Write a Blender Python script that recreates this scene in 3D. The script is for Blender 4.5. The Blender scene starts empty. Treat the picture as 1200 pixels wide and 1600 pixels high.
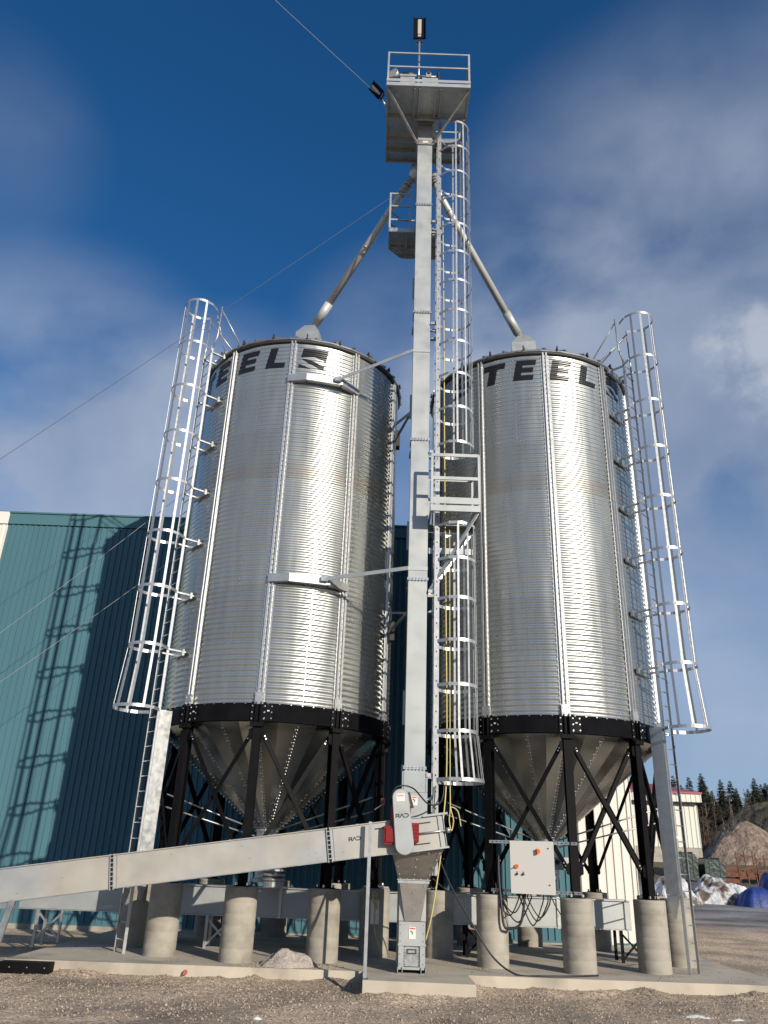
import bpy, math, random
from math import sin, cos, pi, radians, degrees, sqrt, atan2, floor
from mathutils import Vector, Matrix, noise as mnoise
random.seed(7)
sc = bpy.context.scene
COL = sc.collection

# ------------------------------------------------------------------ camera
CAMZ = 1.7448
cam = bpy.data.cameras.new('camera'); camo = bpy.data.objects.new('camera', cam); COL.objects.link(camo)
cam.sensor_fit = 'VERTICAL'; cam.sensor_height = 36.0; cam.lens = 1227.66 / 1600 * 36
cam.clip_start = 0.1; cam.clip_end = 3000
PITCH, ROLL = 0.4191, 0.0362
_r = Vector((1, 0, 0)); _u = Vector((0, -sin(PITCH), cos(PITCH))); _f = Vector((0, cos(PITCH), sin(PITCH)))
_r2 = _r * cos(ROLL) + _u * sin(ROLL); _u2 = _u * cos(ROLL) - _r * sin(ROLL)
camo.matrix_world = Matrix(((_r2.x, _u2.x, -_f.x, 0), (_r2.y, _u2.y, -_f.y, 0), (_r2.z, _u2.z, -_f.z, CAMZ), (0, 0, 0, 1)))
sc.camera = camo

# ------------------------------------------------------------------ sun, sky, exposure
SUN_EL = radians(19.5); SUN_AZ = radians(145.6)          # azimuth clockwise from +Y
sd = Vector((sin(SUN_AZ) * cos(SUN_EL), cos(SUN_AZ) * cos(SUN_EL), sin(SUN_EL)))
sl = bpy.data.lights.new('sun', 'SUN'); sl.energy = 5.0; sl.angle = radians(0.53); sl.color = (1.0, 0.90, 0.76)
so = bpy.data.objects.new('sun', sl); COL.objects.link(so); so.rotation_euler = sd.to_track_quat('Z', 'Y').to_euler()
so.location = sd * 60
sc.view_settings.view_transform = 'Standard'; sc.view_settings.look = 'None'
sc.view_settings.exposure = 0.0; sc.view_settings.gamma = 1.0
try: sc.view_settings.use_curve_mapping = False
except Exception: pass
sc.cycles.max_bounces = 6; sc.cycles.glossy_bounces = 4; sc.cycles.diffuse_bounces = 3
sc.cycles.caustics_reflective = False; sc.cycles.caustics_refractive = False
sc.cycles.sample_clamp_indirect = 4.0

V_ = Vector
def world():
    w = bpy.data.worlds.new('World'); sc.world = w; w.use_nodes = True
    nt = w.node_tree; N = nt.nodes; L = nt.links; N.clear()
    out = N.new('ShaderNodeOutputWorld'); bg = N.new('ShaderNodeBackground'); bg.inputs[1].default_value = 0.15
    L.new(bg.outputs[0], out.inputs[0])
    sky = N.new('ShaderNodeTexSky'); sky.sky_type = 'NISHITA'; sky.sun_disc = False
    sky.sun_elevation = SUN_EL; sky.sun_rotation = SUN_AZ; sky.altitude = 100
    sky.air_density = 1.0; sky.dust_density = 0.35; sky.ozone_density = 2.2
    tc = N.new('ShaderNodeTexCoord')
    def math_(op, a, b=None, c=None):
        n = N.new('ShaderNodeMath'); n.operation = op
        for i, v in enumerate((a, b, c)):
            if v is None: continue
            if isinstance(v, (int, float)): n.inputs[i].default_value = v
            else: L.new(v, n.inputs[i])
        return n.outputs[0]
    # richer blue than the raw model
    hs = N.new('ShaderNodeHueSaturation'); hs.inputs['Saturation'].default_value = 1.32; hs.inputs['Value'].default_value = SKYV
    L.new(sky.outputs[0], hs.inputs['Color'])
    tint = N.new('ShaderNodeMixRGB'); tint.blend_type = 'MULTIPLY'; tint.inputs[0].default_value = 1; tint.inputs[2].default_value = (0.80, 0.98, 1.12, 1)
    L.new(hs.outputs[0], tint.inputs[1])
    # clouds : soft patches placed by direction, broken up with noise
    nm = N.new('ShaderNodeTexNoise'); nm.inputs['Scale'].default_value = 3.0; nm.inputs['Detail'].default_value = 9; nm.inputs['Roughness'].default_value = 0.50
    nm.inputs['Distortion'].default_value = 0.25
    mp = N.new('ShaderNodeMapping'); mp.inputs['Scale'].default_value = (1.0, 1.0, 1.7); mp.inputs['Rotation'].default_value = (0, radians(-28), radians(10))
    L.new(tc.outputs['Generated'], mp.inputs[0]); L.new(mp.outputs[0], nm.inputs['Vector'])
    acc = None
    for (d, inner, outer, amt) in CLOUDS:
        dv = Vector(d).normalized()
        vm = N.new('ShaderNodeVectorMath'); vm.operation = 'DOT_PRODUCT'; vm.inputs[1].default_value = dv
        L.new(tc.outputs['Generated'], vm.inputs[0])
        mr = N.new('ShaderNodeMapRange'); mr.interpolation_type = 'SMOOTHSTEP'
        mr.inputs[1].default_value = cos(radians(outer)); mr.inputs[2].default_value = cos(radians(inner))
        mr.inputs[3].default_value = 0; mr.inputs[4].default_value = amt
        L.new(vm.outputs['Value'], mr.inputs[0])
        acc = mr.outputs[0] if acc is None else math_('ADD', acc, mr.outputs[0])
    nn = math_('MULTIPLY_ADD', nm.outputs['Fac'], 2.5, -0.62)
    m = math_('MULTIPLY', acc, nn)
    m = math_('MINIMUM', math_('MAXIMUM', m, 0.0), 0.78)
    # denser/darker parts inside the cloud
    n2 = N.new('ShaderNodeTexNoise'); n2.inputs['Scale'].default_value = 3.1; n2.inputs['Detail'].default_value = 6
    L.new(tc.outputs['Generated'], n2.inputs['Vector'])
    cr = N.new('ShaderNodeValToRGB'); cr.color_ramp.elements[0].position = 0.34; cr.color_ramp.elements[1].position = 0.64
    cr.color_ramp.elements[0].color = (1.55, 2.02, 2.95, 1); cr.color_ramp.elements[1].color = (3.3, 3.65, 4.35, 1)
    L.new(n2.outputs['Fac'], cr.inputs[0])
    mx = N.new('ShaderNodeMixRGB'); L.new(m, mx.inputs[0]); L.new(tint.outputs[0], mx.inputs[1]); L.new(cr.outputs[0], mx.inputs[2])
    # one denser, brighter cumulus head on the right with a ragged edge
    pf = None
    for (d, rr_, amt) in (((0.399, 0.737, 0.545), 4.0, .95), ((0.409, 0.727, 0.551), 3.6, 1.0), ((0.432, 0.742, 0.513), 4.2, .9), ((0.392, 0.755, 0.525), 2.6, .7), ((0.437, 0.708, 0.556), 3.0, .9)):
        vm = N.new('ShaderNodeVectorMath'); vm.operation = 'DOT_PRODUCT'; vm.inputs[1].default_value = V_(d).normalized(); L.new(tc.outputs['Generated'], vm.inputs[0])
        mr = N.new('ShaderNodeMapRange'); mr.interpolation_type = 'SMOOTHSTEP'; mr.inputs[1].default_value = cos(radians(rr_)); mr.inputs[2].default_value = cos(radians(rr_ * .25)); mr.inputs[4].default_value = amt
        L.new(vm.outputs['Value'], mr.inputs[0]); pf = mr.outputs[0] if pf is None else math_('MAXIMUM', pf, mr.outputs[0])
    n4 = N.new('ShaderNodeTexNoise'); n4.inputs['Scale'].default_value = 14; n4.inputs['Detail'].default_value = 8; n4.inputs['Roughness'].default_value = .6; L.new(tc.outputs['Generated'], n4.inputs['Vector'])
    pe = math_('MULTIPLY', pf, math_('MULTIPLY_ADD', n4.outputs['Fac'], 3.2, -0.75))
    ps = N.new('ShaderNodeMapRange'); ps.interpolation_type = 'SMOOTHSTEP'; ps.inputs[1].default_value = .12; ps.inputs[2].default_value = .95; ps.inputs[4].default_value = .5; L.new(pe, ps.inputs[0])
    m4 = N.new('ShaderNodeMixRGB'); L.new(ps.outputs[0], m4.inputs[0]); L.new(mx.outputs[0], m4.inputs[1]); m4.inputs[2].default_value = (4.3, 4.5, 4.9, 1); mx = m4
    # pale air low over the horizon
    sz = N.new('ShaderNodeSeparateXYZ'); L.new(tc.outputs['Generated'], sz.inputs[0])
    hz = N.new('ShaderNodeMapRange'); hz.interpolation_type = 'SMOOTHSTEP'; hz.inputs[1].default_value = .50; hz.inputs[2].default_value = -.02; hz.inputs[3].default_value = 0; hz.inputs[4].default_value = .66
    L.new(sz.outputs['Z'], hz.inputs[0])
    m3 = N.new('ShaderNodeMixRGB'); L.new(hz.outputs[0], m3.inputs[0]); L.new(mx.outputs[0], m3.inputs[1]); m3.inputs[2].default_value = (1.85, 2.50, 3.85, 1)
    L.new(m3.outputs[0], bg.inputs[0])
SKYV = 0.68
CLOUDS = [((0.404, 0.734, 0.546), 1.5, 6, 0.3), ((0.423, 0.765, 0.486), 1, 7, 0.4), ((0.315, 0.711, 0.607), 3, 18, 0.62), ((0.380, 0.598, 0.706), 1, 13, 0.32), ((0.212, 0.795, 0.568), 3, 13, 0.7), ((0.391, 0.863, 0.318), 6, 22, 0.8), ((0.176, 0.897, 0.406), 4, 16, 0.4), ((-0.430, 0.600, 0.672), 0, 8, 0.14), ((-0.359, 0.791, 0.475), 0, 12, 0.42), ((-0.404, 0.843, 0.345), 5, 20, 1.0), ((-0.18, 0.93, 0.31), 3, 15, 0.55), ((-0.201, 0.870, 0.450), 2, 12, 0.5), ((0.009, 0.818, 0.575), 0, 9, 0.3), 
          ((0.1, -0.9, 0.5), 5, 55, 0.6), ((-0.95, -0.25, 0.3), 10, 55, 0.9), ((0.9, -0.4, 0.2), 5, 35, 0.5)]
world()

# ------------------------------------------------------------------ materials
MATS = {}
def mat(name, color, rough=0.5, metal=0.0, noise=0.0, nscale=4.0, bump=0.0, bscale=30.0, rvar=0.0, spec=0.5,
        c2=None, c2pos=(0.45, 0.62), c2scale=3.0, stretch=None, bumpdist=0.01, detail=5):
    m = bpy.data.materials.new(name); m.use_nodes = True; nt = m.node_tree; N = nt.nodes; L = nt.links
    b = N['Principled BSDF']; b.inputs['Roughness'].default_value = rough; b.inputs['Metallic'].default_value = metal
    b.inputs['Base Color'].default_value = (*color, 1)
    try: b.inputs['Specular IOR Level'].default_value = spec
    except Exception: pass
    tc = N.new('ShaderNodeTexCoord'); src = tc.outputs['Object']
    if stretch:
        mp = N.new('ShaderNodeMapping'); mp.inputs['Scale'].default_value = stretch; L.new(src, mp.inputs[0]); src = mp.outputs[0]
    col = None
    if c2 is not None:
        n = N.new('ShaderNodeTexNoise'); n.inputs['Scale'].default_value = c2scale; n.inputs['Detail'].default_value = detail; L.new(src, n.inputs['Vector'])
        r = N.new('ShaderNodeValToRGB'); r.color_ramp.elements[0].position = c2pos[0]; r.color_ramp.elements[1].position = c2pos[1]
        r.color_ramp.elements[0].color = (*color, 1); r.color_ramp.elements[1].color = (*c2, 1)
        L.new(n.outputs['Fac'], r.inputs[0]); col = r.outputs[0]
    if noise > 0:
        n = N.new('ShaderNodeTexNoise'); n.inputs['Scale'].default_value = nscale; n.inputs['Detail'].default_value = detail; L.new(src, n.inputs['Vector'])
        mr = N.new('ShaderNodeMapRange'); mr.inputs[1].default_value = 0.3; mr.inputs[2].default_value = 0.7
        mr.inputs[3].default_value = 1 - noise; mr.inputs[4].default_value = 1 + noise; L.new(n.outputs['Fac'], mr.inputs[0])
        mm = N.new('ShaderNodeVectorMath'); mm.operation = 'SCALE'
        if col is None: mm.inputs[0].default_value = color
        else: L.new(col, mm.inputs[0])
        L.new(mr.outputs[0], mm.inputs['Scale']); col = mm.outputs[0]
        if rvar > 0:
            m2 = N.new('ShaderNodeMapRange'); m2.inputs[1].default_value = 0.3; m2.inputs[2].default_value = 0.7
            m2.inputs[3].default_value = rough - rvar; m2.inputs[4].default_value = rough + rvar
            L.new(n.outputs['Fac'], m2.inputs[0]); L.new(m2.outputs[0], b.inputs['Roughness'])
    if col is not None: L.new(col, b.inputs['Base Color'])
    if bump > 0:
        n = N.new('ShaderNodeTexNoise'); n.inputs['Scale'].default_value = bscale; n.inputs['Detail'].default_value = 6; L.new(src, n.inputs['Vector'])
        bp = N.new('ShaderNodeBump'); bp.inputs['Strength'].default_value = bump; bp.inputs['Distance'].default_value = bumpdist
        L.new(n.outputs['Fac'], bp.inputs['Height']); L.new(bp.outputs[0], b.inputs['Normal'])
    MATS[name] = m
    return m

GALV = mat('galvanised', (0.46, 0.475, 0.475), 0.42, 0.85, noise=0.10, nscale=9, rvar=0.08, bump=0.05, bscale=14)
GALVP = mat('galvanised_pale', (0.41, 0.43, 0.425), 0.50, 0.45, noise=0.09, nscale=3.2, rvar=0.08, bump=0.05, bscale=9, c2=(0.36, 0.39, 0.40), c2scale=1.6)
GALVC = mat('galvanised_conveyor', (0.47, 0.435, 0.37), 0.50, 0.35, noise=0.07, nscale=2.6, rvar=0.06, bump=0.05, bscale=6, c2=(0.38, 0.40, 0.41), c2scale=0.9, c2pos=(0.35, 0.7))
SPOUTM = mat('spout_steel', (0.50, 0.51, 0.49), 0.48, 0.2, noise=0.05, nscale=2)
GALVB = mat('galvanised_bright', (0.47, 0.48, 0.48), 0.40, 0.7, noise=0.06, nscale=12, rvar=0.05)
def vary(m, amt):
    nt = m.node_tree; N = nt.nodes; L = nt.links; b = N['Principled BSDF']; oi = N.new('ShaderNodeObjectInfo')
    for n in [n for n in N if n.type == 'TEX_NOISE']:
        src = n.inputs['Vector'].links[0].from_socket; ad = N.new('ShaderNodeVectorMath'); ad.operation = 'ADD'; sc2 = N.new('ShaderNodeVectorMath'); sc2.operation = 'SCALE'
        sc2.inputs[0].default_value = (37, 21, 53); L.new(oi.outputs['Random'], sc2.inputs['Scale']); L.new(src, ad.inputs[0]); L.new(sc2.outputs[0], ad.inputs[1]); L.new(ad.outputs[0], n.inputs['Vector'])
    src = b.inputs['Base Color'].links[0].from_socket; mr = N.new('ShaderNodeMapRange'); mr.inputs[3].default_value = 1 - amt; mr.inputs[4].default_value = 1 + amt; L.new(oi.outputs['Random'], mr.inputs[0])
    s2 = N.new('ShaderNodeVectorMath'); s2.operation = 'SCALE'; L.new(src, s2.inputs[0]); L.new(mr.outputs[0], s2.inputs['Scale']); L.new(s2.outputs[0], b.inputs['Base Color'])
CHUTE = mat('chute_steel', (0.30, 0.28, 0.26), 0.55, 0.5, noise=0.10, nscale=8)
BOLT = mat('bolt_zinc', (0.80, 0.80, 0.78), 0.25, 0.9)
BLACK = mat('black_paint', (0.006, 0.006, 0.007), 0.58, 0.0, noise=0.25, nscale=3, rvar=0.06, spec=.10)
DARKM = mat('dark_steel', (0.045, 0.045, 0.045), 0.5, 0.3, noise=0.2, nscale=5)
HOLE = mat('dark_hole', (0.01, 0.01, 0.01), 0.9)
LETTER = mat('letter_black', (0.010, 0.010, 0.012), 0.32)
ROOF = mat('roof_steel', (0.34, 0.35, 0.36), 0.45, 0.8, noise=0.1)
FINM = mat('rib_and_eave_shade_dark', (0.03, 0.03, 0.03), 0.6)
CONC = mat('concrete', (0.35, 0.325, 0.275), 0.9, 0, noise=0.06, nscale=7, bump=0.2, bscale=45, c2=(0.25, 0.23, 0.195), c2scale=2.0, c2pos=(0.46, 0.66), stretch=(1, 1, 1.3))
SLABM = mat('slab_concrete', (0.48, 0.43, 0.35), 0.92, 0, noise=0.10, nscale=1.3, bump=0.2, bscale=30, c2=(0.30, 0.27, 0.225), c2scale=1.1, c2pos=(0.5, 0.7))
TEAL = mat('teal_cladding', (0.072, 0.165, 0.205), 0.55, 0, noise=0.10, nscale=1.1, spec=.12, stretch=(1, 1, .12))
TEALT = mat('teal_trim', (0.070, 0.165, 0.195), 0.5, 0, spec=.2)
WHITE = mat('white_cladding', (0.72, 0.69, 0.64), 0.5, 0, noise=0.03, nscale=1)
CREAM = mat('cream_cladding', (0.62, 0.62, 0.55), 0.5)
REDROOF = mat('red_roof', (0.28, 0.05, 0.06), 0.45)
RED = mat('red_paint', (0.21, 0.010, 0.010), 0.35, noise=0.1, nscale=20)
PANELW = mat('panel_enamel', (0.62, 0.61, 0.58), 0.4)
ORANGE = mat('orange_plastic', (0.75, 0.16, 0.03), 0.4)
RUBBER = mat('cable_rubber', (0.02, 0.02, 0.022), 0.5)
YROPE = mat('yellow_rope', (0.58, 0.50, 0.20), 0.8)
WIREM = mat('wire_steel', (0.55, 0.57, 0.6), 0.4, 0.6)
WIRED = mat('wire_dark', (0.10, 0.11, 0.13), 0.6, 0.2)
LEDM = mat('lamp_lens', (0.55, 0.52, 0.48), 0.25)
STICK = mat('sticker_white', (0.72, 0.70, 0.66), 0.5)
STICKR = mat('sticker_red', (0.62, 0.10, 0.07), 0.5)
SNOW = mat('snow', (0.56, 0.57, 0.60), 0.85, 0, noise=0.25, nscale=2.5, bump=0.9, bscale=4, c2=(0.12, 0.09, 0.07), c2pos=(0.50, 0.60), c2scale=1.6, bumpdist=0.15, detail=9)
TARP = mat('blue_tarp', (0.018, 0.04, 0.20), 0.5, noise=0.3, nscale=2, bump=0.6, bscale=3, bumpdist=0.08)
GREENW = mat('green_wrap', (0.007, 0.026, 0.022), 0.35, noise=0.3, nscale=3, bump=0.5, bscale=5, bumpdist=0.05)
RUST = mat('rusty_steel', (0.13, 0.05, 0.025), 0.8, noise=0.35, nscale=5)
BARK = mat('bark', (0.10, 0.075, 0.055), 0.9, noise=0.2)
BIRCH = mat('pale_bark', (0.24, 0.20, 0.165), 0.85, noise=0.25, nscale=2)
NEEDLE = mat('needles', (0.052, 0.062, 0.034), 0.8, noise=0.5, nscale=0.9)
TWIG = mat('twigs', (0.15, 0.10, 0.075), 0.9, noise=0.3, nscale=0.8)
PEBBLE = mat('pebbles', (0.38, 0.305, 0.235), 0.9, noise=0.5, nscale=9, c2=(0.18, 0.15, 0.125), c2scale=14)
HEAPM = mat('gravel_heap_stone', (0.42, 0.37, 0.33), 0.95, noise=0.2, nscale=25, bump=0.8, bscale=45, bumpdist=0.03)
PILEM = mat('gravel_pile_stone', (0.27, 0.205, 0.16), 0.95, noise=0.35, nscale=1.2, bump=1.0, bscale=2.5, bumpdist=0.3, c2=(0.17, 0.13, 0.10), c2scale=0.8)
HILLM = mat('hill_soil', (0.10, 0.085, 0.05), 0.95, noise=0.4, nscale=0.25, bump=1.0, bscale=1.2, bumpdist=0.5, c2=(0.055, 0.045, 0.03), c2scale=0.12)

vary(CONC, .09)

def wall_mat():
    m = mat('silo_sheet', (0.62, 0.64, 0.64), 0.27, 0.82)
    nt = m.node_tree; N = nt.nodes; L = nt.links; b = N['Principled BSDF']
    tc = N.new('ShaderNodeTexCoord'); sx = N.new('ShaderNodeSeparateXYZ'); L.new(tc.outputs['Object'], sx.inputs[0])
    mp = N.new('ShaderNodeMapping'); mp.inputs['Scale'].default_value = (3, 3, 0.35); L.new(tc.outputs['Object'], mp.inputs[0])
    n = N.new('ShaderNodeTexNoise'); n.inputs['Scale'].default_value = 1.6; n.inputs['Detail'].default_value = 6; L.new(mp.outputs[0], n.inputs['Vector'])
    r = N.new('ShaderNodeMapRange'); r.inputs[1].default_value = .3; r.inputs[2].default_value = .7; r.inputs[3].default_value = .24; r.inputs[4].default_value = .34
    L.new(n.outputs['Fac'], r.inputs[0]); L.new(r.outputs[0], b.inputs['Roughness'])
    # each ring of sheets came from another coil: slight change of tone ring by ring and a faint brown band at mid height
    ring = N.new('ShaderNodeMath'); ring.operation = 'MULTIPLY_ADD'; L.new(sx.outputs['Z'], ring.inputs[0]); ring.inputs[1].default_value = 1 / 1.29734; ring.inputs[2].default_value = -4.648 / 1.29734
    fl = N.new('ShaderNodeMath'); fl.operation = 'FLOOR'; L.new(ring.outputs[0], fl.inputs[0])
    wn = N.new('ShaderNodeTexWhiteNoise'); wn.noise_dimensions = '1D'; L.new(fl.outputs[0], wn.inputs['W'])
    r2 = N.new('ShaderNodeMapRange'); r2.inputs[3].default_value = .93; r2.inputs[4].default_value = 1.06; L.new(wn.outputs['Value'], r2.inputs[0])
    r3 = N.new('ShaderNodeMapRange'); r3.inputs[1].default_value = .3; r3.inputs[2].default_value = .7; r3.inputs[3].default_value = .93; r3.inputs[4].default_value = 1.05; L.new(n.outputs['Fac'], r3.inputs[0])
    mu = N.new('ShaderNodeMath'); mu.operation = 'MULTIPLY'; L.new(r2.outputs[0], mu.inputs[0]); L.new(r3.outputs[0], mu.inputs[1])
    zz = N.new('ShaderNodeMath'); zz.operation = 'SUBTRACT'; L.new(sx.outputs['Z'], zz.inputs[0]); zz.inputs[1].default_value = 10.05
    ab = N.new('ShaderNodeMath'); ab.operation = 'ABSOLUTE'; L.new(zz.outputs[0], ab.inputs[0])
    st = N.new('ShaderNodeMapRange'); st.interpolation_type = 'SMOOTHSTEP'; st.inputs[1].default_value = .35; st.inputs[2].default_value = 0; st.inputs[3].default_value = 0; st.inputs[4].default_value = .5
    L.new(ab.outputs[0], st.inputs[0])
    mx = N.new('ShaderNodeMixRGB'); L.new(st.outputs[0], mx.inputs[0]); mx.inputs[1].default_value = (.465, .48, .455, 1); mx.inputs[2].default_value = (.48, .41, .32, 1)
    sc_ = N.new('ShaderNodeVectorMath'); sc_.operation = 'SCALE'; L.new(mx.outputs[0], sc_.inputs[0]); L.new(mu.outputs[0], sc_.inputs['Scale'])
    L.new(sc_.outputs[0], b.inputs['Base Color'])
    return m
SHEET = wall_mat()

def cone_mat():
    m = mat('hopper_sheet', (0.42, 0.41, 0.38), 0.24, 1.0)
    nt = m.node_tree; N = nt.nodes; L = nt.links; b = N['Principled BSDF']
    g = N.new('ShaderNodeAttribute'); g.attribute_name = 'tone'; g.attribute_type = 'GEOMETRY'
    mr = N.new('ShaderNodeMapRange'); mr.inputs[3].default_value = .55; mr.inputs[4].default_value = 1.35; L.new(g.outputs['Fac'], mr.inputs[0])
    s = N.new('ShaderNodeVectorMath'); s.operation = 'SCALE'; s.inputs[0].default_value = (.46, .465, .445); L.new(mr.outputs[0], s.inputs['Scale']); L.new(s.outputs[0], b.inputs['Base Color'])
    return m
HOPPER = cone_mat()

def ground_mat():
    m = mat('ground_gravel', (0.25, 0.21, 0.175), 0.95)
    nt = m.node_tree; N = nt.nodes; L = nt.links; b = N['Principled BSDF']
    tc = N.new('ShaderNodeTexCoord'); P = tc.outputs['Object']
    def noise(s, d=5, src=P):
        n = N.new('ShaderNodeTexNoise'); n.inputs['Scale'].default_value = s; n.inputs['Detail'].default_value = d; L.new(src, n.inputs['Vector']); return n.outputs['Fac']
    def ramp(f, a, c, ca, cc):
        r = N.new('ShaderNodeValToRGB'); r.color_ramp.elements[0].position = a; r.color_ramp.elements[1].position = c
        r.color_ramp.elements[0].color = (*ca, 1); r.color_ramp.elements[1].color = (*cc, 1); L.new(f, r.inputs[0]); return r.outputs[0]
    def mix(f, a, c, bt='MIX'):
        x = N.new('ShaderNodeMixRGB'); x.blend_type = bt
        if isinstance(f, float): x.inputs[0].default_value = f
        else: L.new(f, x.inputs[0])
        L.new(a, x.inputs[1]); L.new(c, x.inputs[2]); return x.outputs[0]
    vo = N.new('ShaderNodeTexVoronoi'); vo.inputs['Scale'].default_value = 38; L.new(P, vo.inputs['Vector'])
    sp = N.new('ShaderNodeSeparateColor'); L.new(vo.outputs['Color'], sp.inputs[0])
    stone = ramp(sp.outputs[0], 0.1, 0.95, (0.24, 0.19, 0.14), (0.74, 0.59, 0.44))
    big = ramp(noise(0.55, 6), 0.36, 0.62, (0.62, 0.62, 0.62), (1.12, 1.1, 1.06))
    base = mix(1.0, stone, big, 'MULTIPLY')
    # wet dark dirt close to the camera and further along the yard
    sx = N.new('ShaderNodeSeparateXYZ'); L.new(P, sx.inputs[0])
    near = N.new('ShaderNodeMapRange'); near.inputs[1].default_value = 13.1; near.inputs[2].default_value = 12.3; L.new(sx.outputs['Y'], near.inputs[0])
    nw = N.new('ShaderNodeMath'); nw.operation = 'MULTIPLY_ADD'; L.new(noise(0.9, 5), nw.inputs[0]); nw.inputs[1].default_value = 3.2; nw.inputs[2].default_value = -1.55
    wet = N.new('ShaderNodeMath'); wet.operation = 'MULTIPLY'; wet.use_clamp = True; L.new(near.outputs[0], wet.inputs[0]); L.new(nw.outputs[0], wet.inputs[1])
    wetc = N.new('ShaderNodeRGB'); wetc.outputs[0].default_value = (0.055, 0.043, 0.035, 1)
    c = mix(wet.outputs[0], base, wetc.outputs[0])
    # asphalt yard on the right, beyond the gravel
    yy = N.new('ShaderNodeMapRange'); yy.inputs[1].default_value = 30.0; yy.inputs[2].default_value = 34.0; L.new(sx.outputs['Y'], yy.inputs[0])
    aw = N.new('ShaderNodeMath'); aw.operation = 'MULTIPLY_ADD'; L.new(noise(0.25, 5), aw.inputs[0]); aw.inputs[1].default_value = 1.6; aw.inputs[2].default_value = -0.8
    am = N.new('ShaderNodeMath'); am.operation = 'ADD'; am.use_clamp = True; L.new(yy.outputs[0], am.inputs[0]); L.new(aw.outputs[0], am.inputs[1])
    am2 = N.new('ShaderNodeMath'); am2.operation = 'MULTIPLY'; L.new(am.outputs[0], am2.inputs[0]); L.new(yy.outputs[0], am2.inputs[1])
    mps = N.new('ShaderNodeMapping'); mps.inputs['Scale'].default_value = (0.22, 0.55, 1); L.new(P, mps.inputs[0])
    asp = ramp(noise(1.0, 7, mps.outputs[0]), 0.38, 0.66, (0.10, 0.082, 0.07), (0.27, 0.28, 0.30))
    c = mix(am2.outputs[0], c, asp)
    # hill soil far away
    hh = N.new('ShaderNodeMapRange'); hh.inputs[1].default_value = 50; hh.inputs[2].default_value = 56; L.new(sx.outputs['Y'], hh.inputs[0])
    hs = ramp(noise(0.22, 6), 0.35, 0.65, (0.06, 0.048, 0.03), (0.17, 0.135, 0.085))
    c = mix(hh.outputs[0], c, hs)
    L.new(c, b.inputs['Base Color'])
    rr = N.new('ShaderNodeMapRange'); rr.inputs[3].default_value = .95; rr.inputs[4].default_value = .55; L.new(wet.outputs[0], rr.inputs[0]); L.new(rr.outputs[0], b.inputs['Roughness'])
    bp = N.new('ShaderNodeBump'); bp.inputs['Strength'].default_value = 0.8; bp.inputs['Distance'].default_value = 0.012
    L.new(vo.outputs['Distance'], bp.inputs['Height']); bp.invert = True
    bp2 = N.new('ShaderNodeBump'); bp2.inputs['Strength'].default_value = 0.6; bp2.inputs['Distance'].default_value = 0.12
    L.new(noise(1.8, 6), bp2.inputs['Height']); L.new(bp.outputs[0], bp2.inputs['Normal']); L.new(bp2.outputs[0], b.inputs['Normal'])
    return m
GROUND = ground_mat()

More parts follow.
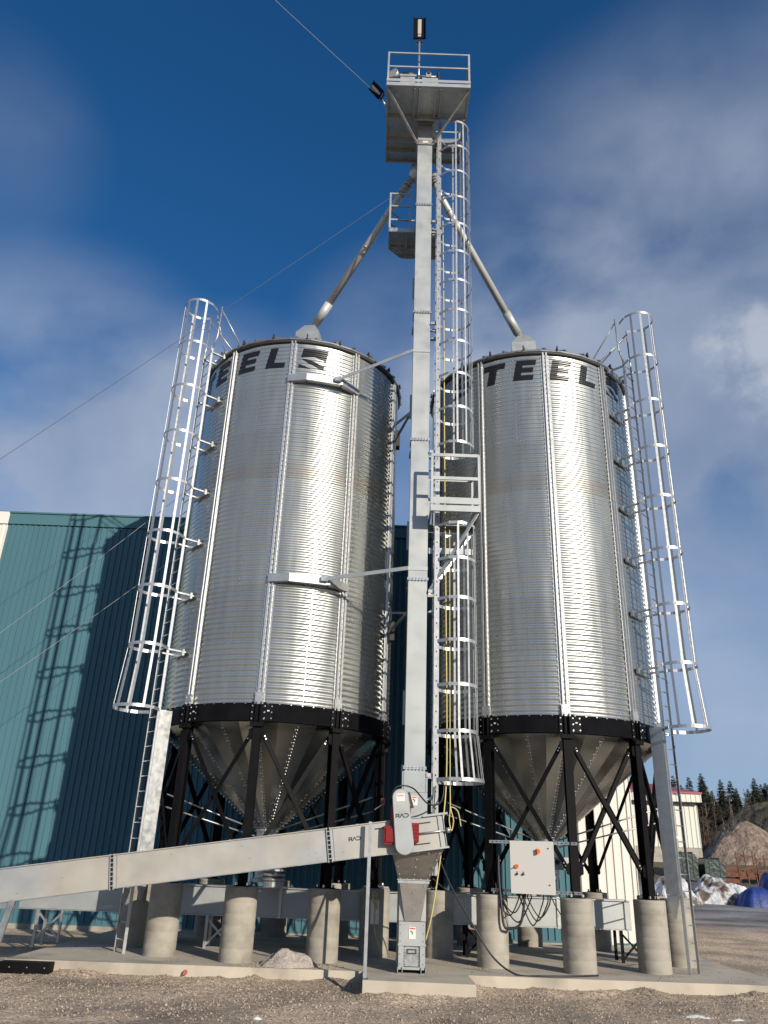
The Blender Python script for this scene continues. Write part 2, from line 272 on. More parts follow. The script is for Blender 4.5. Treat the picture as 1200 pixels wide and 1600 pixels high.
# ------------------------------------------------------------------ mesh helpers
V = Vector
class MB:
    def __init__(s): s.v = []; s.f = []; s.m = []; s.cur = 0; s.sm = []
        # s.cur : current material slot
    def add(s, vs, fs, smooth=False):
        o = len(s.v); s.v += [tuple(p) for p in vs]
        for f in fs: s.f.append(tuple(i + o for i in f)); s.m.append(s.cur); s.sm.append(smooth)
        return s
    def mat(s, i): s.cur = i; return s
    def frame(s, c, ax, ay, az, sx, sy, sz):
        c = V(c); X = V(ax) * sx / 2; Y = V(ay) * sy / 2; Z = V(az) * sz / 2
        p = [c + X * a + Y * b + Z * d for d in (-1, 1) for b in (-1, 1) for a in (-1, 1)]
        return s.add(p, [(0, 2, 3, 1), (4, 5, 7, 6), (0, 1, 5, 4), (2, 6, 7, 3), (0, 4, 6, 2), (1, 3, 7, 5)])
    def box(s, x0, x1, y0, y1, z0, z1):
        return s.frame(((x0 + x1) / 2, (y0 + y1) / 2, (z0 + z1) / 2), (1, 0, 0), (0, 1, 0), (0, 0, 1), x1 - x0, y1 - y0, z1 - z0)
    def bar(s, a, b, w, h, up=(0, 0, 1)):
        """rectangular bar from a to b: h measured along 'up', w across"""
        a = V(a); b = V(b); d = (b - a); L = d.length; d.normalize(); u = V(up)
        sd_ = d.cross(u)
        if sd_.length < 1e-4: u = V((0, 1, 0)); sd_ = d.cross(u)
        sd_.normalize(); u = sd_.cross(d).normalized()
        return s.frame((a + b) / 2, d, sd_, u, L, w, h)
    def tube(s, pts, r, n=8, caps=True, smooth=True):
        pts = [V(p) for p in pts]; N_ = len(pts); rings = []
        t0 = (pts[1] - pts[0]).normalized(); ref = V((0, 0, 1)) if abs(t0.z) < .9 else V((1, 0, 0))
        u = t0.cross(ref).normalized(); vs = []
        rr = r if isinstance(r, (list, tuple)) else [r] * N_
        for i, p in enumerate(pts):
            t = (pts[min(i + 1, N_ - 1)] - pts[max(i - 1, 0)]).normalized()
            u = (u - t * u.dot(t)).normalized(); w = t.cross(u)
            for k in range(n):
                a = 2 * pi * k / n; vs.append(p + (u * cos(a) + w * sin(a)) * rr[i])
        fs = [(i * n + k, i * n + (k + 1) % n, (i + 1) * n + (k + 1) % n, (i + 1) * n + k) for i in range(N_ - 1) for k in range(n)]
        s.add(vs, fs, smooth)
        if caps:
            o = len(s.v) - len(vs)
            s.f.append(tuple(o + k for k in reversed(range(n)))); s.m.append(s.cur); s.sm.append(False)
            s.f.append(tuple(o + (N_ - 1) * n + k for k in range(n))); s.m.append(s.cur); s.sm.append(False)
        return s
    def lathe(s, prof, c=(0, 0, 0), n=32, smooth=False, a0=0.0, a1=2 * pi):
        full = abs(a1 - a0 - 2 * pi) < 1e-6; m = n if full else n + 1; vs = []
        for r, z in prof:
            for k in range(m):
                a = a0 + (a1 - a0) * k / n; vs.append((c[0] + r * cos(a), c[1] + r * sin(a), c[2] + z))
        fs = []
        for i in range(len(prof) - 1):
            for k in range(n if not full else m):
                k2 = (k + 1) % m if full else k + 1
                fs.append((i * m + k, i * m + k2, (i + 1) * m + k2, (i + 1) * m + k))
        return s.add(vs, fs, smooth)
    def prism(s, poly, o, ux, uy, n, d):
        """polygon (list of 2D) in plane o+ux,uy extruded from -d/2..d/2 along n"""
        o = V(o); ux = V(ux); uy = V(uy); n = V(n); k = len(poly)
        vs = [o + ux * a + uy * b - n * (d / 2) for a, b in poly] + [o + ux * a + uy * b + n * (d / 2) for a, b in poly]
        fs = [tuple(reversed(range(k))), tuple(range(k, 2 * k))] + [(i, (i + 1) % k, k + (i + 1) % k, k + i) for i in range(k)]
        return s.add(vs, fs)
    def extr(s, sect, z0, z1, fr):
        """open section list of (t,r) mapped by fr(t,r,z)"""
        n = len(sect); vs = [fr(t, r, z0) for t, r in sect] + [fr(t, r, z1) for t, r in sect]
        return s.add(vs, [(i, i + 1, n + i + 1, n + i) for i in range(n - 1)])
    def build(s, name, mats, parent=None, org=None):
        if not isinstance(mats, (list, tuple)): mats = [mats]
        if parent is not None and org is None: org = parent.get('_org')
        me = bpy.data.meshes.new(name)
        vs = s.v
        if org is not None: vs = [(x - org[0], y - org[1], z - org[2]) for x, y, z in vs]
        me.from_pydata(vs, [], s.f)
        for m in mats: me.materials.append(m)
        me.polygons.foreach_set('material_index', s.m); me.polygons.foreach_set('use_smooth', s.sm)
        me.update(); o = bpy.data.objects.new(name, me); COL.objects.link(o)
        if parent is not None:
            o.parent = parent
            if parent.get('_org') is not None and parent.type == 'MESH': pass
        if org is not None: o['_org'] = list(org)
        return o

def thing(name, label, cat, loc=(0, 0, 0), rotz=0.0, group=None, local=False):
    o = bpy.data.objects.new(name, None); COL.objects.link(o); o.location = loc; o.rotation_euler = (0, 0, rotz)
    o.empty_display_size = 0.2
    o['label'] = label; o['category'] = cat
    if group: o['group'] = group
    o['_org'] = [0, 0, 0] if local else list(loc)
    return o
def tag(o, label, cat, group=None, kind=None):
    o['label'] = label; o['category'] = cat
    if group: o['group'] = group
    if kind: o['kind'] = kind
    return o
def struct(o): o['kind'] = 'structure'; return o
def dup(root, loc, rotz=None, label=None, group=None):
    def cp(x, par):
        c = x.copy(); COL.objects.link(c); c.parent = par
        for ch in list(x.children): cp(ch, c)
        return c
    r = cp(root, None); r.location = loc
    if rotz is not None: r.rotation_euler = (0, 0, rotz)
    if label: r['label'] = label
    if group: r['group'] = group
    return r
def single(mb, name, mats, label, cat, group=None, kind=None):
    """a thing that is one mesh, origin at its base centre"""
    xs = [p[0] for p in mb.v]; ys = [p[1] for p in mb.v]; zs = [p[2] for p in mb.v]
    org = ((min(xs) + max(xs)) / 2, (min(ys) + max(ys)) / 2, min(zs))
    o = mb.build(name, mats, None, org); o.location = org
    return tag(o, label, cat, group, kind)

# ------------------------------------------------------------------ ground
def sm(a, b, x):
    t = max(0, min(1, (x - a) / (b - a))); return t * t * (3 - 2 * t)
def gz(x, y):
    z = -0.22
    if abs(x) < 14 and 13 < y < 16.2:
        e0 = 14.5 if -0.1 < x < 1.76 else 15.65
        z += (.045 + .10 * max(0, mnoise.fractal(V((x * 1.1, y * 1.1, 3)), .8, 2, 4) + .1)) * sm(e0 - .55, e0, y)
    if y > 20: z += 0.62 * sm(28, 46, y) + 2.0 * sm(48, 60, y) + 7.0 * sm(88, 128, y)
    if y > 130: z += min(y - 130, 100) * .03
    if y > 62: z += (.5 * sin(x * 0.05 + 1.0) + .4 * sin(x * .11 + y * .07)) * sm(62, 100, y)
    return z
def axis(lo, hi, segs):
    out = []
    for a, b, st in segs:
        k = max(1, int(round((b - a) / st))); out += [a + (b - a) * i / k for i in range(k)]
    out.append(segs[-1][1]); return out
g = MB()
xs = axis(0, 0, [(-900, -200, 100), (-200, -40, 20), (-40, -12, 4), (-12, 12, .16), (12, 60, 1.5), (60, 200, 14), (200, 900, 100)])
ys = axis(0, 0, [(-900, -60, 100), (-60, 0, 10), (0, 11, 1), (11, 13.9, .3), (13.9, 16, .08), (16, 24, .5), (24, 130, 1.5), (130, 260, 13), (260, 900, 80)])
rg = random.Random(3)
vs = []
for y in ys:
    for x in xs:
        jit = 0.012 * rg.uniform(-1, 1) if (11 < y < 15.3 and abs(x) < 12) else 0
        vs.append((x, y, gz(x, y) + jit))
nx = len(xs)
g.add(vs, [(j * nx + i, j * nx + i + 1, (j + 1) * nx + i + 1, (j + 1) * nx + i) for j in range(len(ys) - 1) for i in range(nx - 1)], True)
struct(g.build('ground', GROUND))

# loose stones lying on the gravel in front of the slabs
st = MB(); rg = random.Random(11)
for i in range(16000):
    y = 12.0 + 3.9 * rg.random() ** 0.9; x = rg.uniform(-8.5, 9.0)
    if i % 5 == 0: x = rg.uniform(7.9, 17); y = rg.uniform(16, 32)
    if -0.2 < x < 1.85 and y > 14.5: continue
    if i % 5 and y > 15.8: continue
    r = rg.choice((.006, .008, .009, .011, .015)) * rg.uniform(.8, 1.4); z = gz(x, y)
    a = rg.random() * 6.28; k = 5; b = []
    for q in range(k):
        t = a + q * 2 * pi / k; b.append((x + r * cos(t) * rg.uniform(.7, 1.3), y + r * sin(t) * rg.uniform(.7, 1.3), z - .004))
    t2 = [(x + (px - x) * .6, y + (py - y) * .6, z + r * rg.uniform(.5, 1.1)) for px, py, _ in b]
    st.add(b + t2, [(q, (q + 1) % k, k + (q + 1) % k, k + q) for q in range(k)] + [tuple(range(k, 2 * k))])
for i in range(420):
    a = rg.random() * 6.283; q = .38 + abs(rg.gauss(0, .22)); x = -1.42 + q * 1.3 * cos(a); y = 16.05 + q * .8 * sin(a); z = 0.0
    if i > 240: x = rg.uniform(-6, 7); y = rg.uniform(15.8, 18.5)
    if y < 15.76: continue
    r = rg.uniform(.006, .014); st.frame((x, y, z + r * .4), (cos(a), sin(a), .2), (-sin(a), cos(a), 0), (0, .1, 1), r * 2, r * 1.5, r)
tag(st.build('gravel', PEBBLE), 'loose grey brown gravel scattered in front of the concrete slab', 'gravel', None, 'stuff')

# slab under the silos, and the apron the elevator boot stands on
def slab(poly, z0, z1, seed):
    rg = random.Random(seed); n = len(poly); pts = []
    for i in range(n):
        a = poly[i]; b = poly[(i + 1) % n]; L = sqrt((a[0] - b[0]) ** 2 + (a[1] - b[1]) ** 2); k = max(1, int(L / .35))
        for q in range(k):
            t = q / k; j = 0.012 if q else 0
            pts.append((a[0] + (b[0] - a[0]) * t + rg.uniform(-j, j), a[1] + (b[1] - a[1]) * t + rg.uniform(-j, j)))
    m = MB(); m.prism(pts, (0, 0, (z0 + z1) / 2), (1, 0, 0), (0, 1, 0), (0, 0, 1), z1 - z0); return m
struct(slab([(-6.3, 15.72), (-0.065, 15.72), (1.76, 15.72), (7.5, 15.78), (7.5, 22.3), (-6.3, 22.3)], -.5, 0.0, 5).build('concrete_slab', SLABM))
struct(slab([(-0.07, 14.6), (1.745, 14.52), (1.745, 15.713), (-0.07, 15.713)], -.5, 0.006, 6).build('concrete_apron', SLABM))

# ------------------------------------------------------------------ silos
LC = (-2.3685, 19.0855); LPHI = -2.2191
RC = (3.9414, 19.2069); RPHI = -2.2076
R = 2.648; RP = 2.618; ZB = 4.648; ZT = 13.7294; NCOR = 77; NL = 10; ST = 2 * pi / NL; PC = (ZT - ZB) / NCOR
def rw(z): return R + 0.0082 * cos((z - ZB) / PC * 2 * pi)

def wall_mesh():
    m = MB(); per = 8; rows = NCOR * per; nseg = 220; vs = []
    for i in range(rows + 1):
        z = ZB + (ZT - ZB) * i / rows; ring = (z - ZB) / ((ZT - ZB) / 7)
        # tiny step where one ring laps over the ring below
        r = rw(z) + 0.0016 * (ring - floor(ring) if i < rows else 1)
        for k in range(nseg):
            a = 2 * pi * k / nseg
            q = r + .0042 * mnoise.noise(V((cos(a) * 3.2, sin(a) * 3.2, z * .9))) + .0016 * mnoise.noise(V((cos(a) * 9, sin(a) * 9, z * 3.1)))
            vs.append((q * cos(a), q * sin(a), z))
    m.add(vs, [(i * nseg + k, i * nseg + (k + 1) % nseg, (i + 1) * nseg + (k + 1) % nseg, (i + 1) * nseg + k) for i in range(rows) for k in range(nseg)], True)
    m.mat(1); ringh = (ZT - ZB) / 7; rg = random.Random(4)
    def bolt(a, z, s=.011):
        r = rw(z); n = V((cos(a), sin(a), 0)); t = V((-sin(a), cos(a), 0)); c = n * r + V((0, 0, z)); zz = V((0, 0, 1))
        p = [c + t * s, c + zz * s, c - t * s, c - zz * s]; q = [x + n * s * .9 for x in [c + t * s * .6, c + zz * s * .6, c - t * s * .6, c - zz * s * .6]]
        m.add(p + q, [(0, 1, 5, 4), (1, 2, 6, 5), (2, 3, 7, 6), (3, 0, 4, 7), (4, 5, 6, 7)])
    for ring in range(7):
        z0 = ZB + ring * ringh
        for bay in range(NL):
            # staggered vertical lap seam, two columns of bolts
            off = (0.5, 0.42, 0.58)[(ring + bay) % 3] * ST
            if (ring + bay) % 2: off = (0.46 + .1 * ((ring * 3 + bay) % 2)) * ST
            a = bay * ST + off
            for j in range(22):
                z = z0 + (j + .5) * PC / 2
                bolt(a - .013, z); bolt(a + .013, z + PC / 4 if j < 21 else z)
            for j in range(1, 8): bolt(bay * ST + j * ST / 8, z0 + PC * .5, .012)
    return m

def stiff_mesh():
    m = MB()
    sect = [(-.105, .014), (-.075, .014), (-.060, .062), (-.024, .062), (-.012, .030), (.012, .030), (.024, .062), (.060, .062), (.075, .014), (.105, .014)]
    fr = lambda t, r, z: (R + r, t, z)
    segs = 7
    for i in range(segs):
        z0 = ZB + (ZT - ZB) * i / segs; z1 = ZB + (ZT - ZB) * (i + 1) / segs
        o = 0.0025 * (i % 2)
        m.extr([(t, r + o) for t, r in sect], z0, z1 - .003, fr)
    m.mat(1)
    z = ZB + .06
    while z < ZT:
        for t in (-.088, .088): m.box(R + .010, R + .026, t - .008, t + .008, z - .008, z + .008)
        z += PC
    m.mat(2); z = ZB + .3
    while z < ZT - .1: m.box(R + .028, R + .034, -.006, .006, z - .016, z + .016); z += .13
    m.mat(0); m.box(R + .012, R + .075, -.09, .09, ZB - .02, ZB + .22)
    m.mat(1)
    for z in (ZB + .04, ZB + .16):
        for t in (-.06, .06): m.box(R + .075, R + .085, t - .01, t + .01, z - .01, z + .01)
    return m

def letter_mesh(items, m=None):
    """items: list of (glyph, u0deg, wdeg). strokes are convex polygons in a unit cell"""
    G = {'E': [[(0, 0), (.36, 0), (.36, 1), (0, 1)], [(.36, 0), (1, 0), (1, .25), (.36, .25)], [(.36, .385), (.93, .385), (.93, .62), (.36, .62)], [(.36, .75), (1, .75), (1, 1), (.36, 1)]],
         'T': [[(0, .73), (1, .73), (1, 1), (0, 1)], [(.30, 0), (.66, 0), (.66, .73), (.30, .73)]],
         'L': [[(0, 0), (.40, 0), (.40, 1), (0, 1)], [(.40, 0), (1, 0), (1, .27), (.40, .27)]],
         'S': [[(.1, .76), (1, .76), (1, 1), (.1, 1)], [(0, .40), (.36, .46), (.36, .76), (.1, 1), (0, .85)], [(.36, .40), (.9, .40), (1, .60), (.36, .62)], [(.62, .18), (1, .12), (1, .60), (.9, .62), (.62, .40)], [(0, 0), (.88, 0), (1, .12), (.9, .25), (0, .25)]],
         'M': [[(0, .55), (.5, .62), (.5, 1), (0, 1)], [(.5, .62), (1, .50), (1, 1), (.5, 1)],
               [(.02, .47), (.5, .22), (.5, .40), (.2, .50)], [(.5, .22), (.78, .10), (1, 0), (1, .22), (.5, .40)], [(0, .02), (.5, 0), (.28, .12), (0, .20)]]}
    out = []; Z0, Z1 = 12.90, 13.49; SL = 2.4; step = PC / 8
    for g_, u0, w in items:
        m = MB(); out.append((g_, m))
        for poly in G[g_]:
            P = [(u0 + w * x + SL * y, Z0 + (Z1 - Z0) * y) for x, y in poly]
            lo = min(p[1] for p in P); hi = max(p[1] for p in P)
            def span(z):
                xs_ = []
                for i in range(len(P)):
                    a = P[i]; b = P[(i + 1) % len(P)]
                    if abs(a[1] - b[1]) < 1e-9:
                        if abs(z - a[1]) < 1e-6: xs_ += [a[0], b[0]]
                        continue
                    t = (z - a[1]) / (b[1] - a[1])
                    if -1e-6 <= t <= 1 + 1e-6: xs_.append(a[0] + t * (b[0] - a[0]))
                return (min(xs_), max(xs_)) if xs_ else None
            zs = [lo]; i = int((lo - ZB) / step) + 1
            while ZB + i * step < hi - 1e-6:
                if ZB + i * step > lo + 1e-6: zs.append(ZB + i * step)
                i += 1
            zs.append(hi)
            for za, zb in zip(zs[:-1], zs[1:]):
                A = span(za); B = span(zb)
                if not A or not B: continue
                n = max(1, int((max(A[1], B[1]) - min(A[0], B[0])) / 1.5)); vs = []
                for (z, S) in ((za, A), (zb, B)):
                    for k in range(n + 1):
                        u = radians(S[0] + (S[1] - S[0]) * k / n); r = rw(z) + .0095
                        vs.append((r * cos(u), r * sin(u), z))
                m.add(vs, [(k, k + 1, n + 2 + k, n + 1 + k) for k in range(n)], True)
    return out

def roof_meshes():
    m = MB(); n = 32; RE = R + .085
    # eave skirt (dark soffit side) + roof cone
    zc = ZT + .02; pk = zc + (RE - .33) * .62
    m.lathe([(R - .02, ZT - .005), (RE, ZT - .015), (RE + .012, ZT + .012), (RE, ZT + .035), (.33, pk)], n=n)
    rib = MB()
    for k in range(32):
        a = k * pi / 16 + .05; d = V((cos(a), sin(a), 0)); t = V((-sin(a), cos(a), 0))
        p0 = d * (RE + .01) + V((0, 0, ZT + .055)); p1 = d * .36 + V((0, 0, pk + .025)); rib.bar(p0, p1, .05, .045)
    fin = MB(); d = V((1, 0, 0)); t = V((0, 1, 0)); o = d * (RE - .03) + V((0, 0, ZT + .03))
    fin.prism([(-.10, 0), (.07, -.02), (.05, .12)], o, d, (0, 0, 1), t, .035)
    return m, rib, fin, pk

def leg_mesh():
    m = MB(); w = .165; h = .15; t = .014; r0 = RP
    # rolled H section from the base plate to the ring
    for rr in (r0 - h / 2, r0 + h / 2): m.frame((rr, 0, (1.254 + ZB + .04) / 2), (1, 0, 0), (0, 1, 0), (0, 0, 1), t, w, ZB + .04 - 1.254)
    m.frame((r0, 0, (1.254 + ZB) / 2), (1, 0, 0), (0, 1, 0), (0, 0, 1), h - t, t, ZB - 1.254)
    m.box(r0 - .14, r0 + .14, -.14, .14, 1.2435, 1.2635)
    # head bracket in front of the ring beam
    for s in (-1, 1):
        m.frame((R + .060, s * .105, ZB - .19), (1, 0, 0), (0, 1, 0), (0, 0, 1), .012, .10, .42)
        m.frame((R + .085, s * .05, ZB - .19), (1, 0, 0), (0, 1, 0), (0, 0, 1), .06, .012, .42)
    m.frame((R + .06, 0, ZB - .43), (1, 0, 0), (0, 1, 0), (0, 0, 1), .10, .27, .08)
    g_ = gussets(); m.add(g_.v, g_.f)
    m.mat(1)
    for s in (-1, 1):
        for z in (-.06, -.19, -.32): m.frame((R + .070, s * .125, ZB + z), (1, 0, 0), (0, 1, 0), (0, 0, 1), .012, .024, .024)
        for q in (-1, 1): m.frame((r0 + q * .11, s * .11, 1.285), (1, 0, 0), (0, 1, 0), (0, 0, 1), .03, .03, .05)
    return m
def gussets():
    m = MB()
    for s in (-1, 1):
        for z in (4.05, 1.75):
            q = [(s * .083, z - .13), (s * .165, z - .09), (s * .165, z + .07), (s * .083, z + .12)]
            m.prism(q if s > 0 else q[::-1], (RP + .045, 0, 0), (0, 1, 0), (0, 0, 1), (1, 0, 0), .012)
    return m

def make_silo(center, phi, label, letters):
    t = thing('grain_silo', label, 'silo', (center[0], center[1], 0), phi, 'corrugated hopper silos', local=True)
    t['_org'] = [0, 0, 0]
    if 'wall' in CACHE:
        src, _ = CACHE['wall']
        for ch in list(src.children):
            if ch.name.split('.')[0] in ('letter', 'emblem'): continue
            c = ch.copy(); COL.objects.link(c); c.parent = t
            for q in list(ch.children): d = q.copy(); COL.objects.link(d); d.parent = c
    else:
        CACHE['wall'] = (t, 0)
        wall_mesh().build('wall', [SHEET, BOLT], t)
        rm, rib, fin, pk = roof_meshes()
        rf = rm.build('roof', ROOF, t); rib.build('roof_rib', ROOF, rf); fc = fin.build('eave_clip', FINM, rf)
        for k in range(20):
            c = fc if k == 0 else fc.copy()
            if k: COL.objects.link(c); c.parent = rf
            c.rotation_euler = (0, 0, k * pi / 10 + .12)
        et = MB(); et.lathe([(R + .012, ZT - .09), (R + .05, ZT - .09), (R + .075, ZT - .012), (R - .02, ZT - .010)], n=64, smooth=True); et.build('eave_shade_ring', FINM, rf)  # dark ring paints in the shade under the roof overhang
        # filling box at the peak
        b = MB(); z0 = pk - .06; z1 = z0 + .58; z2 = z1 + .36
        vs = []
        for (h, z) in ((.34, z0), (.34, z1), (.15, z2)): vs += [(-h, -h, z), (h, -h, z), (h, h, z), (-h, h, z)]
        b.add(vs, [(i * 4 + k, i * 4 + (k + 1) % 4, (i + 1) * 4 + (k + 1) % 4, (i + 1) * 4 + k) for i in range(2) for k in range(4)] + [(8, 9, 10, 11)])
        o = b.build('inlet_box', GALVP, t); o.rotation_euler = (0, 0, .5)
        # ring beam
        rb = MB(); n = 120; RB = R + .048
        rb.lathe([(R - .02, ZB + .005), (RB, ZB + .005), (RB, ZB - .345), (RB + .03, ZB - .35), (RB + .03, ZB - .362), (R - .1, ZB - .362)], n=n, smooth=True)
        rb.mat(1)
        for k in range(144):
            a = k * 2 * pi / 144; d = V((cos(a), sin(a), 0))
            if k % 2 == 0: rb.frame(d * (RB + .006) + V((0, 0, ZB - .012)), d, (-d.y, d.x, 0), (0, 0, 1), .012, .02, .014)
        rb.mat(0)
        for k in range(NL):
            a = k * ST + .075; d = V((cos(a), sin(a), 0)); tt = V((-sin(a), cos(a), 0)); c = d * (RB + .008) + V((0, 0, ZB - .18))
            if k % 2 == 0 or True:
                rb.frame(c, d, tt, (0, 0, 1), .012, .19, .33); rb.mat(1)
                for q in (-.07, 0, .07)[::2]:
                    for z in (-.12, 0, .12): rb.frame(c + tt * q + V((0, 0, z)) + d * .01, d, tt, (0, 0, 1), .012, .022, .022)
                rb.mat(2); rb.frame(c + d * .008 + V((0, 0, .03)), d, tt, (0, 0, 1), .006, .045, .025); rb.mat(0)
        rb.build('ring_beam', [BLACK, BOLT, STICK], t)
        # hopper: flat tapered panels with bolted laps
        hp = MB(); n = 40; za, zb_, ra, rb2 = ZB - .352, 2.30, R - .03, .23; vs = []
        for i, (r, z) in enumerate(((ra, za), (rb2, zb_))):
            for k in range(n): a = 2 * pi * k / n; vs.append((r * cos(a), r * sin(a), z))
        hp.add(vs, [(k, n + k, n + (k + 1) % n, (k + 1) % n) for k in range(n)]); hp.mat(1)
        for k in range(0, n, 2):
            a = 2 * pi * (k + .0) / n
            for j in range(36):
                f = .03 + .94 * j / 33; r = ra + (rb2 - ra) * f; z = za + (zb_ - za) * f; nn = V((cos(a), sin(a), -.98)).normalized()
                for sgn in ((-1, 1) if j % 2 else (1,)):
                    p = V((r * cos(a), r * sin(a), z)) + V((-sin(a), cos(a), 0)) * sgn * .022 + nn * .004
                    tt = V((-sin(a), cos(a), 0)); hp.frame(p, nn, tt, nn.cross(tt), .012, .018, .018)
        h = hp.build('hopper', [HOPPER, BOLT], t)
        at = h.data.attributes.new('tone', 'FLOAT', 'FACE'); rg = random.Random(9)
        tones = [rg.random() for _ in range(n)]
        at.data.foreach_set('value', [tones[i] if i < n else .5 for i in range(len(h.data.polygons))])
        ou = MB(); ou.lathe([(.235, 2.34), (.27, 2.34), (.27, 2.28), (.235, 2.28), (.235, 1.62), (.26, 1.60), (.26, 1.52), (.20, 1.5), (.20, 1.34), (.24, 1.33), (.24, 1.26), (0, 1.26)], n=20)
        ou.build('outlet', GALV, t)
        # stiffeners, legs, cross braces
        sm_ = stiff_mesh(); s0 = sm_.build('stiffener', [GALVB, BOLT, HOLE], t); lg = leg_mesh().build('leg', [BLACK, BOLT], t)
        lb = MB(); lb.frame((R + .040, 0, 3.6), (1, 0, 0), (0, 1, 0), (0, 0, 1), .004, .05, .12); lb.build('tag_plate', STICK, lg)
        for k in range(1, NL):
            c = s0.copy(); COL.objects.link(c); c.parent = t; c.rotation_euler = (0, 0, k * ST)
            c = lg.copy(); COL.objects.link(c); c.parent = t; c.rotation_euler = (0, 0, k * ST)
            for q in list(lg.children): d = q.copy(); COL.objects.link(d); d.parent = c
        ch_ = 2 * (R - .02) * sin(pi / 8)
        for k in range(NL):
            a0 = k * ST; a1 = a0 + ST
            p = lambda a, z, rr=RP + .035: V((rr * cos(a), rr * sin(a), z))
            A = p(a0, 0); B = p(a1, 0); d = (B - A).normalized(); nrm = V((d.y, -d.x, 0))
            for q, (u, v_) in enumerate(((A, B), (B, A))):
                s = 1 if q == 0 else -1; off = nrm * (.016 if q == 0 else -.03)
                b0 = u + d * s * .12 + V((0, 0, 4.08)) + off; b1 = v_ - d * s * .12 + V((0, 0, 1.72)) + off
                bm = MB(); bm.bar(b0, b1, .085, .010, nrm); ax = (b1 - b0).normalized(); sd_ = ax.cross(nrm).normalized()
                bm.bar(b0 + sd_ * .04 - nrm * .03, b1 + sd_ * .04 - nrm * .03, .008, .06, nrm)
                bm.mat(1)
                for e in (b0, b1):
                    s_ = 1 if e is b0 else -1
                    for j in (.03, .09, .15): bm.frame(e + ax * s_ * j + nrm * .012, ax, sd_, nrm, .025, .025, .016)
                bm.build('brace', [BLACK, BOLT], t)
        # slender stay rods from some legs in to the outlet
        for k in (3, 9):
            for dz, da in ((0, .02), (.28, -.02)):
                a = k * ST; b = MB()
                b.tube([p_ for p_ in (V(((R - .15) * cos(a + da), (R - .15) * sin(a + da), 2.75 + dz)), V((.26 * cos(a + da * 3), .26 * sin(a + da * 3), 2.18 + dz * .5)))], .017, 8)
                b.build('stay_rod', GALVB, t)
    lt = letter_mesh([(g_, u - degrees(phi), w) for g_, u, w in letters])
    for g_, m in lt: m.build('emblem' if g_ == 'M' else 'letter', LETTER, t)
    return t
CACHE = {}
make_silo(LC, LPHI, 'left corrugated steel hopper silo with a rounded black-lettered top ring, nearest the teal shed', [('S', -179, 11.5), ('T', -161.5, 12.2), ('E', -144.2, 11), ('E', -123.5, 10.9), ('L', -106.1, 10.6), ('M', -88.1, 13.9)])
make_silo(RC, RPHI, 'right corrugated steel hopper silo, with the grey control cabinet between its front legs', [('S', -147, 11.5), ('T', -126.4, 12.4), ('E', -108.0, 10.7), ('E', -88.5, 10.9), ('L', -71.5, 10.7), ('M', -52.0, 13.5)])

# piers under every leg
def pier_proto():
    m = MB(); rg = random.Random(2)
    prof = [(.292, -.3), (.300, .0)]
    z = .02
    while z < 1.23: prof += [(.305 + .0008, z), (.3025, z + .014), (.305, z + .022)]; z += .19
    prof += [(.305, 1.228), (.295, 1.2425), (0, 1.2425)]
    m.lathe(prof, n=40, smooth=False)
    for i in range(len(m.sm) - 1): m.sm[i] = True
    return m
PL = [['leftmost lit concrete pier of the left silo, just right of the ladder foot', 'second lit concrete pier of the left silo, straight below the ring bellows', 'concrete pier beside the small gravel heap, striped by a post shadow',
       'concrete pier carrying the coil of yellow rope, left of the elevator boot', 'fifth pier of the left silo counted round from its ladder foot, behind the boot', 'back right pier of the left silo, in deep shade behind the boot',
       'rearmost shaded pier of the left silo, right of centre', 'rearmost shaded pier of the left silo, left of centre', 'back left pier of the left silo, in shade behind the trough conveyor', 'shaded concrete pier right behind the foot of the left ladder'],
      ['concrete pier left of the hanging cable loops, under the left end of the cabinet rails', 'concrete pier of the right silo just right of the cable loops', 'front right pier of the right silo, the one with the wide lit face',
       'slim looking concrete pier right beside the foot of the right ladder', 'back right pier of the right silo hidden behind the right ladder foot', 'back pier of the right silo near the small black cross frame',
       'rearmost pier of the right silo, seen behind the pier right of the cables', 'rearmost pier of the right silo, seen below the cable loops', 'back left pier of the right silo, in shade behind the yellow rope', 'half shaded pier just right of the elevator boot, behind the yellow rope']]
pm = pier_proto().build('concrete_pier', CONC); first = True
for s, (c, ph) in enumerate(((LC, LPHI), (RC, RPHI))):
    for k in range(NL):
        a = ph + k * ST; o = pm if first else pm.copy()
        if not first: COL.objects.link(o)
        first = False
        o.location = (c[0] + RP * cos(a), c[1] + RP * sin(a), 0); o.rotation_euler = (0, 0, (s * NL + k) * 1.3)
        tag(o, PL[s][k], 'pier', 'round concrete piers under the silo legs')

